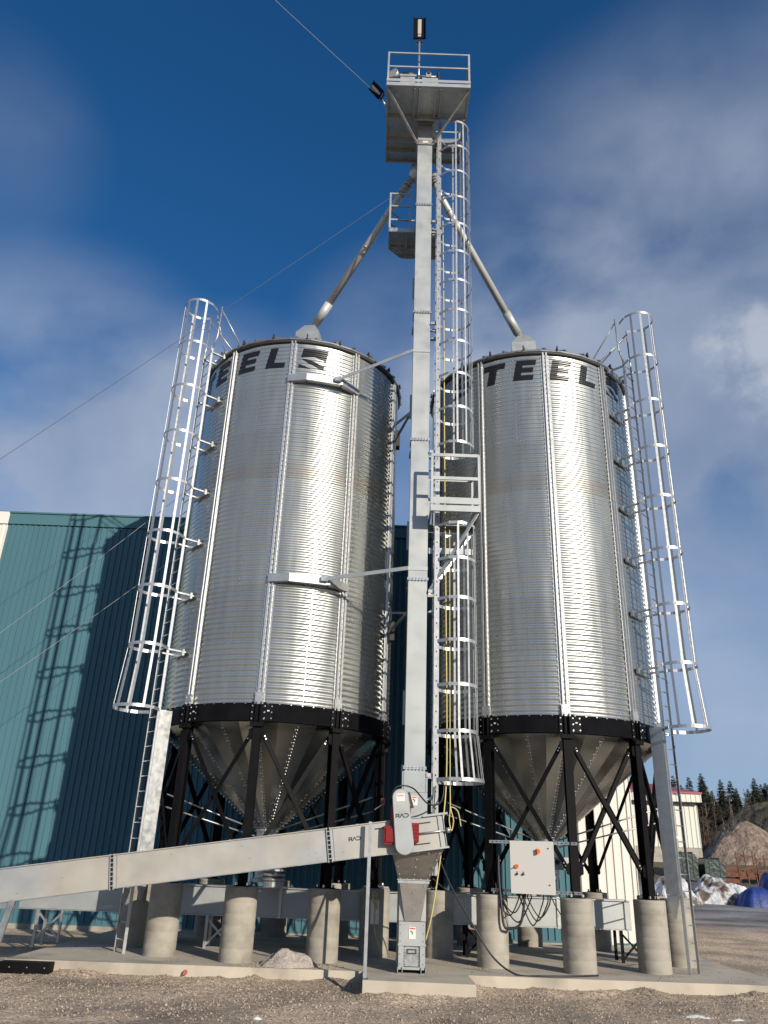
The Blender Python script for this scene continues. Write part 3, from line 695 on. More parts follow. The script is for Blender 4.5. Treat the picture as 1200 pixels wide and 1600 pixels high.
# ------------------------------------------------------------------ ladders with cages
def ladder(name, label, base, out, z0, z1, hoops, nb, rad, stand, flare=None, railw=.055, open_z=None, gap=.44, group=None, rz=None, solid=None, hb=.062):
    """base: xy of rung centre line, out: outward unit xy (climber side)"""
    o = V((out[0], out[1], 0)).normalized(); t = V((-o.y, o.x, 0)); B = V((base[0], base[1], 0)); th = thing(name, label, 'ladder', (base[0], base[1], z0), 0, group)
    Z = V((0, 0, 1))
    for s in (-1, 1):
        m = MB(); c = B + t * s * gap / 2
        m.frame(c + Z * (z0 + z1) / 2, o, t, Z, railw, .010, z1 - z0); m.frame(c + t * s * -.012 + o * (railw / 2) + Z * (z0 + z1) / 2, o, t, Z, .006, .024, z1 - z0)
        if solid:
            m.frame(c - o * .0 + t * s * .012 + Z * (z0 + z1) / 2, o, t, Z, .105, .012, z1 - z0)
            m.mat(1); z = z0 + .25
            while z < z1: m.frame(c + t * s * .020 + Z * z, o, t, Z, .022, .004, .03); z += .3
        m.build('rail', [GALVB, HOLE], th)
    z = z0 + .22; proto = None; zz = []
    while z < (rz or z1) - .05: zz.append(z); z += .30
    for i, z in enumerate(zz):
        if proto is None:
            m = MB(); m.tube([B + t * (gap / 2 - .004), B - t * (gap / 2 - .004)], .0125, 6); proto = m.build('rung', GALVB, th, (base[0], base[1], 0)); proto.location = (0, 0, z - z0)
        else:
            c = proto.copy(); COL.objects.link(c); c.parent = th; c.location = (0, 0, z - z0)
    cen = max(.38, rad * .98)
    def hoop_pts(r, n=18):
        pts = []
        for i in range(n + 1):
            a = -pi / 2 + pi * i / n; pts.append((cos(a) * r + (cen if r <= rad + .001 else cen + .05), sin(a) * r))
        return [(0.0, -gap / 2)] + [(cen * .55, -r * .93)] + pts + [(cen * .55, r * .93)] + [(0.0, gap / 2)]
    for i, hz in enumerate(hoops):
        r = rad if not (flare and i == 0) else flare
        pts = [B + o * a + t * b for a, b in hoop_pts(r)]
        m = MB()
        for p, q in zip(pts[:-1], pts[1:]): m.bar(p + Z * hz, q + Z * hz + (q - p) * .03, .006, .066)
        m.build('hoop', GALVB, th)
    # cage bars
    hs = sorted(hoops)
    for i in range(nb):
        a = -pi / 2 + pi * i / (nb - 1); a *= .98
        def pos(r): return B + o * (cos(a) * (r - .004) + (cen if r <= rad + .001 else cen + .05)) + t * sin(a) * (r - .004)
        rn = V((o * cos(a) + t * sin(a)))
        m = MB(); top = hs[-1] + .03
        if flare:
            m.bar(pos(flare) + Z * (hs[0] - .03), pos(rad) + Z * hs[1], hb * .9, .006, rn); m.bar(pos(rad) + Z * hs[1], pos(rad) + Z * top, hb * .9, .006, rn)
        else: m.bar(pos(rad) + Z * (hs[0] - .03), pos(rad) + Z * top, hb * .9, .006, rn)
        m.build('cage_bar', GALVB, th)
    return th, o, t, B
HO = [4.55, 5.88, 7.19, 8.50, 9.81, 11.12, 12.42, 13.73, 15.04]
for s, (c, bx, nm_) in enumerate(((LC, (-4.76, 17.23), 'left'), (RC, (6.20, 17.08), 'right'))):
    dirv = V((bx[0] - c[0], bx[1] - c[1], 0)).normalized()
    lab = ['tall caged ladder beside the left silo, in front of the teal shed', 'tall caged ladder beside the right silo, standing out against cloud'][s]
    dz = 0 if s == 0 else -.05
    th, o, t, B = ladder('caged_ladder', lab, bx, dirv, 0.0, 13.9 + dz, [h + dz for h in HO], 6, .40, .5, flare=.46, group='caged ladders on the silos')
    Z = V((0, 0, 1)); cv = V((c[0], c[1], 0)); cb = V((0, -1, 0))
    # upper grab rails leaning apart past the eave and stays down to the roof
    for sgn in (-1, 1):
        m = MB(); p = B + t * sgn * .22
        m.tube([p + Z * (13.85 + dz), p + t * sgn * .09 - o * .05 + Z * (14.2 + dz), p + t * sgn * .11 - o * .06 + Z * (15.15 + dz)], .02, 8)
        m.build('grab_rail', GALVB, th)
        m = MB(); q = p + t * sgn * .11 - o * .06 + Z * (15.05 + dz); rdir = (cv - p).normalized()
        m.tube([q, p + rdir * 1.05 + Z * (ZT + .32)], .018, 6); m.build('stay', GALVB, th)
    m = MB(); p = B + t * .22; m.tube([p + Z * (14.9 + dz), B - o * .75 - t * .35 + Z * (ZT + .15)], .012, 6); m.build('stay', GALVB, th)
    # stand-off brackets to the silo wall
    dist = (B - cv).length - R
    for h in HO[1:-1]:
        m = MB()
        for sgn in (-1, 1):
            p = B + t * sgn * .22 + Z * (h + dz - .02); m.bar(p, p - o * (dist + .02), .05, .035); 
        p = B - o * (dist - .06) + Z * (h + dz - .05); m.bar(p + t * .32, p - t * .32, .05, .14)
        m.build('standoff_bracket', GALV, th)
    # wide folded post beside the free standing lower run
    near = B + t * .22 if (B + t * .22).y < (B - t * .22).y else B - t * .22
    nrm = V((t.x, t.y, 0)); nrm = nrm if nrm.y < 0 else -nrm; w = .27; pc = near - o * (w / 2 + .01) + nrm * .03
    m = MB(); m.frame(pc + Z * 2.95, o, nrm, Z, w, .008, 3.2)
    for sx in (-1, 1): m.frame(pc + o * sx * w / 2 - nrm * .04 + Z * 2.95, o, nrm, Z, .008, .09, 3.2)
    m.prism([(-w / 2, 1.345), (w / 2, 1.345), (w / 2 - .09, .92), (w / 2 - .15, .92)], pc, -o, Z, nrm, .008)
    m.build('side_post', GALV, th)
    m = MB(); m.bar(pc + Z * 4.42 - nrm * .02, B + Z * 4.42, .05, .05); m.bar(pc + Z * 2.4 - nrm * .03, B + Z * 2.4, .03, .04); m.build('post_bracket', GALV, th)

# ------------------------------------------------------------------ bucket elevator
E0 = (0.765, 16.1, 0)
el = thing('bucket_elevator', 'tall galvanised bucket elevator standing between the two silos', 'elevator', E0)
TX0, TX1, TY0, TY1 = .57, .975, 15.87, 16.19
FZ = [1.95, 3.43, 7.28, 10.68, 14.31, 17.87, 20.86]
for i in range(len(FZ) - 1):
    m = MB(); m.box(TX0 + .002 * (i % 2), TX1 - .002 * (i % 2), TY0 + .002 * (i % 2), TY1, FZ[i] + .004, FZ[i + 1] - .004)
    m.build('trunk_section', GALVP, el)
    m = MB(); m.box(TX0 + .02, TX1 - .02, TY1 + .28, TY1 + .60, FZ[i] + .004, FZ[i + 1] - .004)
    # stiffening fins where the return leg joints overlap
    m.box(TX0 - .035, TX0 + .02, TY1 + .30, TY1 + .31, FZ[i] + .9, FZ[i] + 1.6)
    m.build('return_trunk', GALV, el)
for z in FZ[1:-1]:
    m = MB(); e = .022
    m.box(TX0 - e, TX1 + e, TY0 - e, TY1 + e, z - .028, z - .004); m.box(TX0 - e, TX1 + e, TY0 - e, TY1 + e, z + .004, z + .028); m.mat(1)
    m.box(TX0 - e + .003, TX1 + e - .003, TY0 - e + .004, TY1 + e, z - .004, z + .004)
    m.mat(2)
    for k in range(6): x = TX0 + .03 + k * (TX1 - TX0 - .06) / 5; m.box(x - .01, x + .01, TY0 - e - .01, TY0 - e, z - .04, z + .04)
    m.box(TX0 - .015, TX1 + .015, TY1 + .27, TY1 + .61, z - .02, z + .02)
    m.build('joint_flange', [GALV, HOLE, BOLT], el)
# boot
BX0, BX1, BY0, BY1 = .53, .995, 15.63, 16.95
m = MB(); m.box(BX0, BX1, BY0 + .06, BY1, .10, 1.95); bt = m.build('boot', GALVP, el)
m = MB()
m.box(BX0, BX1, BY0, BY0 + .058, .44, .80); m.box(BX0, BX0 + .09, BY0, BY0 + .058, .06, .437); m.box(BX1 - .09, BX1, BY0, BY0 + .058, .06, .437)
m.box(BX0 - .012, BX1 + .012, BY0 - .012, BY0 - .001, .425, .455)
m.box(BX0 + .09, BX1 - .09, BY0, BY0 + .058, .06, .10)
m.mat(1)
for x in (BX0 + .03, BX1 - .03):
    for z in (.15, .3, .5, .62, .75): m.box(x - .009, x + .009, BY0 - .01, BY0, z - .009, z + .009)
m.build('boot_frame', [GALVP, BOLT], bt)
m = MB(); m.box(BX0 + .095, BX1 - .095, BY0 + .03, BY0 + .055, .11, .43); m.mat(1); m.bar((BX0 + .15, BY0 + .01, .37), (BX1 - .15, BY0 + .01, .37), .012, .012)
m.box(BX0 + .15, BX0 + .162, BY0 + .01, BY0 + .03, .31, .37); m.box(BX1 - .162, BX1 - .15, BY0 + .01, BY0 + .03, .31, .37); m.bar((BX0 + .15, BY0 + .01, .31), (BX1 - .15, BY0 + .01, .31), .012, .012)
for k in range(7):
    for x in (BX0 + .11, BX1 - .11): m.box(x - .006, x + .006, BY0 + .02, BY0 + .03, .13 + k * .045, .142 + k * .045)
m.build('cleanout_door', [GALV, DARKM], bt)
m = MB()
for x in (BX0 + .03, BX1 - .03):
    m.box(x - .045, x - .033, BY0 - .03, BY1, .0, .10); m.box(x + .033, x + .045, BY0 - .03, BY1, .0, .10); m.box(x - .045, x + .045, BY0 - .03, BY1, .0061, .014)
m.build('skid', GALV, bt)
for (x, y, z, w, h) in ((.765, BY0 - .006, .625, .12, .19), (.775, TY0 - .03, 2.83, .12, .17)):
    m = MB(); m.box(x - w / 2, x + w / 2, y - .002, y + .002, z - h / 2, z + h / 2); m.mat(1); m.box(x - w / 2 + .012, x + w / 2 - .012, y - .004, y - .002, z + h / 2 - .035, z + h / 2 - .012)
    m.mat(2); m.box(x - .022, x + .012, y - .004, y - .002, z + .010, z + .018); m.box(x - .006, x + .004, y - .0045, y - .002, z - .03, z + .02); m.box(x - .035, x - .01, y - .004, y - .002, z + .02, z + .035)
    m.box(x + .004, x + .02, y - .004, y - .002, z - .005, z + .002)
    m.build('warning_label', [STICK, STICKR, HOLE], el)
# access panel on the leg just above the boot
m = MB(); m.box(TX0 - .035, TX1 + .045, TY0 - .028, TY0 + .34, 1.96, 2.98); m.box(TX0 - .035, TX1 + .045, TY0 - .03, TY0 + .01, 2.985, 3.36); m.mat(1)
m.box(TX0 - .03, TX1 + .04, TY0 - .032, TY0 - .028, 2.40, 2.41); m.box(TX0 - .01, TX0 - .003, TY0 - .034, TY0 - .030, 2.99, 3.36); m.box(TX1 + .01, TX1 + .017, TY0 - .034, TY0 - .030, 2.99, 3.36)
m.build('access_panel', [GALVP, DARKM], el)
# inlet chute: faces lean towards the camera side and so stay in shade
HY = 14.98
def taper(m, a, b, close=True):
    vs = list(a) + list(b); m.add(vs, [(0, 1, 5, 4), (1, 2, 6, 5), (2, 3, 7, 6), (3, 0, 4, 7)])
m = MB(); taper(m, [(.36, HY, 1.93), (1.27, HY, 1.995), (1.27, 15.45, 1.995), (.36, 15.45, 1.93)], [(.50, 15.56, 1.47), (1.04, 15.56, 1.47), (1.04, 15.9, 1.47), (.50, 15.9, 1.47)])
m.mat(1)
for f in (.08, .30, .55, .8, .95):
    xa = .36 + (.50 - .36) * f; xb = 1.27 + (1.04 - 1.27) * f; y = HY + (15.56 - HY) * f; z = 1.96 + (1.47 - 1.96) * f
    for g_ in ((.06, .5, .94) if f not in (.08, .95) else (.06, .28, .5, .72, .94)):
        x = xa + (xb - xa) * g_; m.frame((x, y - .005, z - .005), (1, 0, 0), (0, 1, 0), (0, 0, 1), .018, .018, .018)
m.build('upper_inlet_chute', [CHUTE, BOLT], el)
m = MB(); m.box(.49, 1.05, 15.50, 15.95, 1.415, 1.47); m.box(.47, 1.07, 15.48, 15.53, 1.47, 1.485); m.build('chute_collar', GALVB, el)
m = MB(); taper(m, [(.52, 15.51, 1.414), (1.02, 15.51, 1.414), (1.02, 15.8, 1.414), (.52, 15.8, 1.414)], [(.63, 15.628, .81), (.91, 15.628, .81), (.91, 15.8, .81), (.63, 15.8, .81)])
m.mat(2)
m.prism([(.0, .0), (.105, 0), (0, .60)], (.525, 15.66, .81), (1, 0, 0), (0, 0, 1), (0, 1, 0), .02)
m.prism([(.0, .0), (-.105, 0), (0, .60)], (1.005, 15.66, .81), (1, 0, 0), (0, 0, 1), (0, -1, 0), .02)
m.mat(1)
for f in (.07, .25, .48, .68, .9):
    xa = .53 + .10 * f; xb = 1.01 - .10 * f; y = 15.51 + .118 * f; z = 1.414 - .604 * f
    for g_ in ((.08, .92) if f in (.07,) else (.5,) if f in (.25, .68, .9) else (.1, .9)): x = xa + (xb - xa) * g_; m.frame((x, y - .006, z), (1, 0, 0), (0, 1, 0), (0, 0, 1), .018, .016, .018)
m.build('lower_inlet_chute', [CHUTE, BOLT, GALVP], el)
m = MB(); z = 20.15; e = .035; m.box(TX0 - e, TX1 + e, TY0 - e, TY1 + e, z - .07, z + .09); m.mat(1); m.box(.71, .86, TY0 - e - .004, TY0 - e - .001, z - .02, z + .04); m.build('brace_collar', [GALV, STICK], el)
# head housing, mostly hidden above the deck
m = MB(); m.box(TX0 - .03, TX1 + .03, TY0 - .05, TY1 + .7, 20.87, 21.15)
hp_ = [(cos(a) * .47, sin(a) * .40) for a in [pi * k / 10 for k in range(11)]]
m.prism([(x, y) for x, y in hp_] + [(-.47, -.28), (.47, -.28)], (.765, TY0 + .42, 21.44), (0, 1, 0), (0, 0, 1), (1, 0, 0), .46); m.build('head_housing', GALV, el)
# distributor under the deck with flexible necks
m = MB(); m.lathe([(.05, 0), (.20, 0), (.24, -.25), (.16, -.5), (.0, -.5)], c=(.60, 16.95, 20.4), n=20, smooth=True); m.build('distributor', GALV, el)

# ------------------------------------------------------------------ service deck on top
dk = thing('service_deck', 'square galvanised service deck with railings at the very top of the elevator', 'platform', (.76, 15.95, 20.9))
DX0, DX1, DY0, DY1, DZ = -.345, 1.92, 14.66, 17.24, 20.90
m = MB()
m.box(DX0 + .04, DX1 - .04, DY0 + .04, 15.62, DZ + .055, DZ + .065); m.box(DX0 + .04, 1.10, 15.62, DY1 - .04, DZ + .055, DZ + .065); m.box(1.10, DX1 - .04, 16.38, DY1 - .04, DZ + .055, DZ + .065)
m.build('floor_sheet', GALV, dk)
m = MB(); h = .10
m.box(DX0, DX1, DY0, DY0 + .05, DZ - .02, DZ + h); m.box(DX0, DX1, DY1 - .05, DY1, DZ - .02, DZ + h)
m.box(DX0, DX0 + .05, DY0 + .052, DY1 - .052, DZ - .02, DZ + h); m.box(DX1 - .05, DX1, DY0 + .052, DY1 - .052, DZ - .02, DZ + h)
m.box(DX0 - .004, DX1 + .004, DY0 - .006, DY0 - .001, DZ + .135, DZ + .235)
m.build('edge_channel', GALVP, dk)
for x in (.42, .55, 1.00, 1.13):
    m = MB(); m.box(x - .012, x + .012, DY0 + .055, 15.60, DZ - .07, DZ + .05); m.build('floor_beam', GALV, dk)
for y in (15.66, 16.42, 16.80):
    m = MB(); m.box(DX0 + .055, DX1 - .055, y - .03, y + .03, DZ - .09, DZ + .05); m.build('floor_beam', GALV, dk)
m = MB(); m.mat(0)
for i in range(6):
    for j in range(2): m.box(.70 + j * .13 + (i % 2) * .03, .715 + j * .13 + (i % 2) * .03, 14.95 + i * .1, 14.965 + i * .1, DZ + .045, DZ + .054)
m.build('deck_bolt', BOLT, dk)
def rails(parent, loop, zs, posts, z0, sec=.045):
    for z in zs:
        m = MB()
        for a, b in loop:
            m.bar((*a, z), (*b, z), .03, sec)
        m.build('guard_rail', GALVP, parent)
    for x, y in posts:
        m = MB(); m.box(x - .025, x + .025, y - .02, y + .02, z0, zs[0] + .02); m.build('rail_post', GALVP, parent)
c_ = .03
A = (DX0 + c_, DY0 + c_); Bp = (DX1 - c_, DY0 + c_); Cp = (DX1 - c_, DY1 - c_); Dp = (DX0 + c_, DY1 - c_)
rails(dk, [(A, Bp), (Bp, (DX1 - c_, 15.6)), (A, Dp), (Dp, Cp), (Cp, (DX1 - c_, 16.4))], [DZ + 1.30, DZ + .75], [A, Bp, Cp, Dp, (DX0 + c_, 15.95)], DZ + h)
for s, x in ((-1, DX0 + .05), (1, DX1 - .05)):
    m = MB(); m.bar((.765 + s * .22, TY0 - .02, 20.13), (x, DY0 + .12, DZ - .02), .055, .055); m.build('diagonal_brace', GALV, dk)
# things on the deck
m = MB(); m.tube([(-.22, 14.80, 21.160), (-.22, 14.80, 21.17)], .02, 8); m.tube([(-.20, 14.74, 21.470), (-.14, 14.86, 21.470)], .15, 20)
single(m, 'pulley_guard', GALVP, 'small pale round pulley guard on the top deck, leftmost item behind the toe board', 'pulley guard')
mo = thing('drive_motor', 'dark gear motor with pale base on the top deck, beside the lamp pole', 'motor', (.2, 14.86, 20.965))
m = MB(); m.box(.02, .42, 14.78, 15.02, 20.965, 21.410); m.box(.0, .46, 14.76, 15.04, 21.390, 21.460); m.build('motor_base', GALVP, mo)
m = MB(); m.tube([(.08, 14.88, 21.560), (.40, 14.88, 21.560)], .09, 14); m.build('motor_body', DARKM, mo)
be = thing('shaft_bearing', 'small red and grey shaft bearing block on the top deck, right of the lamp pole', 'bearing', (.85, 14.86, 20.965))
m = MB(); m.box(.62, 1.05, 14.80, 14.95, 20.965, 21.400); m.tube([(.52, 14.82, 21.460), (1.08, 14.82, 21.460)], .03, 10); m.box(.72, .86, 14.77, 14.9, 21.400, 21.560); m.build('bearing_block', GALVP, be)
m = MB(); m.box(.76, .83, 14.74, 14.768, 21.510, 21.580); m.build('bearing_cap', RED, be)
m = MB(); m.tube([(1.02, 14.82, 21.500), (1.06, 14.83, 21.500)], .10, 12); m.build('coupling', DARKM, be)

# ------------------------------------------------------------------ flood lamps
def flood(label, base, head, aim, polelen, up=(0, 0, 1), k_=1.0):
    t = thing('flood_lamp', label, 'flood lamp', base)
    a = V(aim).normalized(); u = V(up); s = a.cross(u).normalized(); u = s.cross(a).normalized(); H = V(head)
    m = MB(); m.tube([V(base), V(polelen)], .028, 8); m.build('pole', GALVB, t)
    F = lambda c, X, Y, Z, x, y, z: m.frame(H + (c - H) * k_, X, Y, Z, x * k_, y * k_, z * k_)
    m = MB(); F(H, s, u, a, .34, .62, .05); F(H - a * .05, s, u, a, .28, .54, .05)
    for k in range(9): F(H - a * .085 + u * (-.24 + k * .06), s, u, a, .30, .012, .05)
    for q in (-1, 1): F(H + s * q * .17 + a * .02, s, u, a, .02, .64, .09)
    m.build('lamp_housing', BLACK, t)
    m = MB(); F(H + a * .027 + u * .04, s, u, a, .10, .44, .008); F(H + a * .028 - u * .235, s, u, a, .09, .06, .008); m.build('lens', LEDM, t)
    m = MB(); q = H - u * .42 * k_
    for w_ in (-1, 1): m.bar(q + s * w_ * .09, H - u * .30 * k_ + s * w_ * .09 - a * .05, .02, .04)
    m.bar(q + s * .10, q - s * .10, .04, .02); m.bar(q + s * .09, q + s * .09 - u * .1, .02, .02); m.bar(q - s * .09, q - s * .09 - u * .1, .02, .02)
    m.build('bracket', DARKM, t)
flood('black rectangular flood lamp on a short pole above the top deck', (.52, 14.90, 20.97), (.52, 14.90, 23.56), (-.05, -.92, -.30), (.52, 14.90, 22.96))
flood('black flood lamp on a side arm left of the top deck, tilted down', (-.33, 15.4, 20.94), (-.64, 15.2, 21.36), (-.60, -.55, -.50), (-.50, 15.3, 21.15), up=(-.55, 0, .85), k_=.72)

# ------------------------------------------------------------------ tower ladder (upper, lower) and rest platforms
uh = [10.5 + .925 * i for i in range(12)]
th, o, t, B = ladder('caged_ladder', 'upper caged ladder run on the elevator, between rest platform and top deck', (1.17, 15.98), (1, 0), 9.0, 20.86, uh, 7, .43, .2, solid=True, gap=.40, group='caged ladders on the elevator', hb=.048)
lh = [3.22, 4.12, 5.02, 5.92, 6.82, 7.70, 8.50]
th2, *_ = ladder('caged_ladder', 'lower caged ladder run on the elevator, below the rest platform', (1.17, 15.98), (1, 0), 1.55, 8.98, lh, 7, .43, .2, solid=True, gap=.40, flare=.485, group='caged ladders on the elevator', hb=.048)
for (z, par, oz) in ((17.25, th, 0), (13.95, th, 0), (10.35, th, 0), (7.0, th2, 0), (3.30, th2, 0)):
    m = MB(); m.bar((TX1 + .02, 15.84, z), (1.14, 15.84, z), .05, .07); m.bar((TX1 + .02, 16.12, z), (1.14, 16.12, z), .05, .07); m.build('standoff_bracket', GALVB, par)
    m = MB(); m.prism([(0, 0), (.13, .0), (.13, .08)], (TX1 + .01, 15.90, z - .45), (1, 0, 0), (0, 0, 1), (0, -1, 0), .10); m.build('ladder_clip', GALVB, par)
rp = thing('rest_platform', 'galvanised rest platform with guard rails halfway up the elevator ladder', 'platform', (1.5, 15.9, 8.68))
PX0, PX1, PY0, PY1 = .995, 2.07, 15.36, 16.6
m = MB(); m.box(PX0, PX1, PY0 - .02, PY0 + .02, 8.66, 8.80); m.box(PX0, PX1, PY1 - .02, PY1 + .02, 8.66, 8.80); m.box(PX1 - .04, PX1, PY0 + .022, PY1 - .022, 8.66, 8.80); m.box(PX0, PX0 + .03, PY0 + .022, PY1 - .022, 8.66, 8.80)
m.build('edge_channel', GALVP, rp)
m = MB(); m.box(PX0 + .03, PX1 - .04, PY0 + .02, 15.62, 8.76, 8.77); m.box(PX0 + .03, PX1 - .04, 16.36, PY1 - .02, 8.76, 8.77); m.box(1.92, PX1 - .041, 15.62, 16.36, 8.76, 8.77); m.build('floor_sheet', GALV, rp)
m = MB(); m.box(PX0, PX1, PY0 - .03, PY0 - .021, 8.83, 8.98); m.build('toe_board', GALVP, rp)
rails(rp, [((PX0 + .02, PY0), (PX1 - .02, PY0)), ((PX1 - .02, PY0 + .03), (PX1 - .02, PY1 - .03)), ((PX0 + .02, PY1), (PX1 - .02, PY1))], [10.02, 9.45], [(PX0 + .03, PY0), (PX1 - .02, PY0), (PX1 - .02, PY1), (PX0 + .03, PY1)], 8.8, .075)
m = MB(); m.bar((2.02, PY0 + .05, 8.66), (1.02, 15.86, 7.02), .05, .05); m.build('diagonal_brace', GALVB, rp)
m = MB(); m.bar((2.02, PY1 - .05, 8.66), (1.02, 16.2, 7.02), .05, .05); m.build('diagonal_brace', GALVB, rp)
m = MB(); m.box(.93, 1.98, 15.38, 15.42, 7.95, 8.12) if False else m.bar((1.0, 16.3, 8.1), (2.0, 16.3, 8.1), .04, .14); m.build('cross_beam', GALV, rp)

up_ = thing('distributor_platform', 'small railed platform behind the elevator below the top deck', 'platform', (.4, 17.0, 17.2))
QX0, QX1, QY0, QY1, QZ = -.13, 1.30, 16.60, 17.60, 17.62
m = MB(); poly = [(QX0, QY0), (QX1, QY0), (QX1, QY1), (QX0 + .35, QY1), (QX0, QY1 - .35)]
m.prism(poly, (0, 0, QZ + .06), (1, 0, 0), (0, 1, 0), (0, 0, 1), .01); m.build('floor_sheet', GALV, up_)
m = MB()
for i in range(5):
    a = poly[i]; b = poly[(i + 1) % 5]; m.bar((*a, QZ + .02), (*b, QZ + .02), .05, .14)
m.bar((.35, QY0 + .04, QZ), (.35, QY1 - .04, QZ), .05, .10); m.bar((QX0 + .04, 17.25, QZ), (QX1 - .04, 17.25, QZ), .05, .09)
m.build('edge_channel', GALV, up_)
rails(up_, [((QX0, QY0), (.42, QY0)), ((QX0, QY0), (QX0, QY1 - .35)), ((QX0, QY1 - .35), (QX0 + .35, QY1)), ((QX0 + .35, QY1), (QX1, QY1))], [QZ + 1.36, QZ + .90, QZ + .40], [(QX0, QY0), (.42, QY0), (QX0, QY1 - .35), (QX1, QY1)], QZ + .09)

# ------------------------------------------------------------------ grain spouts
def spout(label, pts, r, flex):
    t = thing('grain_spout', label, 'spout', pts[-1])
    m = MB(); m.tube(pts, r, 20); m.build('pipe', SPOUTM, t)
    d = (V(pts[1]) - V(pts[0])).normalized()
    m = MB(); P = [V(pts[0]) + d * x for x in flex]
    for p in P: m.tube([p - d * .03, p + d * .03], r + .035, 20)
    m.tube([P[0], P[-1]], r + .012, 20); m.build('flexible_neck', DARKM if flex[0] > .3 else GALVP, t)
    a = V(pts[-2]); b = V(pts[-1]); d2 = (b - a).normalized(); m = MB()
    m.tube([b - d2 * .9, b - d2 * .2], r + .02, 20); m.build('sleeve', SPOUTM, t)
    m = MB(); q = a.lerp(b, .35); m.tube([q, q + d2 * .05], r + .014, 20); q = a.lerp(b, .12); m.tube([q, q + d2 * .05], r + .014, 20); m.build('pipe_clamp', GALV, t)
PK = ZT + .02 + (R + .085 - .33) * .62 + .84
spout('grain spout pipe running down left from the elevator to the peak of the left silo', [(.52, 16.95, 20.05), (.02, 17.26, 19.35), (LC[0] + .05, LC[1], PK)], .105, [.30, .42, .54, .66])
spout('grain spout pipe running down right from the elevator to the peak of the right silo', [(1.12, 16.95, 20.1), (1.22, 16.98, 19.5), (RC[0] - .05, RC[1], PK)], .105, [.1, .2, .3])

# ------------------------------------------------------------------ wall braces silo <-> elevator
def leg_pt(c, ph, deg, r, z): a = radians(deg); return V((c[0] + r * cos(a), c[1] + r * sin(a), z))
for z, lab in ((12.55, 'upper bracing frame tying the left silo to the elevator, near the lettering'), (7.36, 'lower bracing frame tying the left silo to the elevator, with a sun-bright middle')):
    t = thing('tower_brace', lab, 'brace', leg_pt(LC, LPHI, -73, R + .1, z), 0, 'braces between silo and elevator')
    P = [leg_pt(LC, LPHI, d, R + r_, z) for d, r_ in ((-92.5, .085), (-83, .20), (-65, .26), (-53.5, .085))]
    m = MB()
    for a, b in zip(P[:-1], P[1:]):
        d = (b - a).normalized(); m.bar(a, b + d * .01, .012, .17)
        n = d.cross(V((0, 0, 1))).normalized()
        m.bar(a + V((0, 0, .085)) - n * .05, b + V((0, 0, .085)) - n * .05, .11, .012)
        m.bar(a - V((0, 0, .085)) - n * .05, b - V((0, 0, .085)) - n * .05, .11, .012)
    m.build('chord', GALVB, t)
    q = P[2].lerp(P[1], .15) + V((0.02, -.04, .02)); m = MB(); m.frame(q, (1, 0, 0), (0, 1, 0), (0, 0, 1), .16, .10, .12); m.build('pin_bracket', GALV, t)
    m = MB(); e = V((TX0 - .01, TY0 - .005, z + .60 if z > 10 else z + .16)); m.bar(q, e, .012, .085); m.bar(e, e + V((.42, 0, .0)), .012, .085, (0, 0, 1)); m.build('strut', GALVP, t)
    m = MB(); e2 = V((TX0 + .02, TY1 + .45, z - .05)); e1 = leg_pt(LC, LPHI, -19.1, R + .08, z - .15); e3 = leg_pt(LC, LPHI, -52, R + .08, z - .1)
    m.bar(e1, e2 + V((0, .2, -.5)), .05, .05); m.bar(e1 + V((0, 0, -.5)), e2 + V((0, .2, -.5)), .05, .05); m.build('rear_strut', GALV, t)
    m = MB(); p = leg_pt(LC, LPHI, -19.1, R + .12, z - .5); m.box(p.x, p.x + .10, p.y - .12, p.y + .12, p.z - .35, p.z + .12); m.build('side_plate', DARKM, t)

# ------------------------------------------------------------------ incline conveyor feeding the boot
cv = thing('incline_conveyor', 'long pale inclined trough conveyor rising from the left edge to the elevator inlet', 'conveyor', (-.06, 15.15, 0))
def cz(x): return 1.165 + (x + 6.3) * .1485            # axis height
CY0, CY1 = 14.93, 15.42; HH = .26
ends = [-11.0, -8.1, -4.45, -.745, 1.27]
d = V((1, 0, .149)).normalized(); up = V((-.149, 0, 1)).normalized()
for i in range(4):
    a, b = ends[i] + .012, ends[i + 1] - .012; ym = (CY0 + CY1) / 2
    A_ = V((a, ym, cz(a))); B_ = V((b, ym, cz(b))); m = MB()
    m.bar(A_, B_, CY1 - CY0, HH * 2)
    # folded lips
    m.bar(A_ + up * (HH + .008) + V((0, 0, 0)), B_ + up * (HH + .008), CY1 - CY0 + .05, .016)
    m.mat(1); m.bar(A_ - up * (HH + .006), B_ - up * (HH + .006), CY1 - CY0 + .03, .010)
    k = 0
    while a + .5 + k < b - .2:
        x = a + .5 + k; m.frame(V((x, CY0 - .012, cz(x))) + up * (HH + .02), (1, 0, 0), (0, 1, 0), (0, 0, 1), .022, .02, .012); k += .75
    m.mat(2)
    rg = random.Random(20 + i)
    for q in range(5):
        x = rg.uniform(a + .2, b - .2); zz = rg.uniform(-.18, .18); m.frame(V((x, CY0 - .001, cz(x) + zz)), d, (0, 1, 0), up, rg.uniform(.02, .06), .003, .004)
    m.build('trough_section', [GALVC, GALV, DARKM], cv)
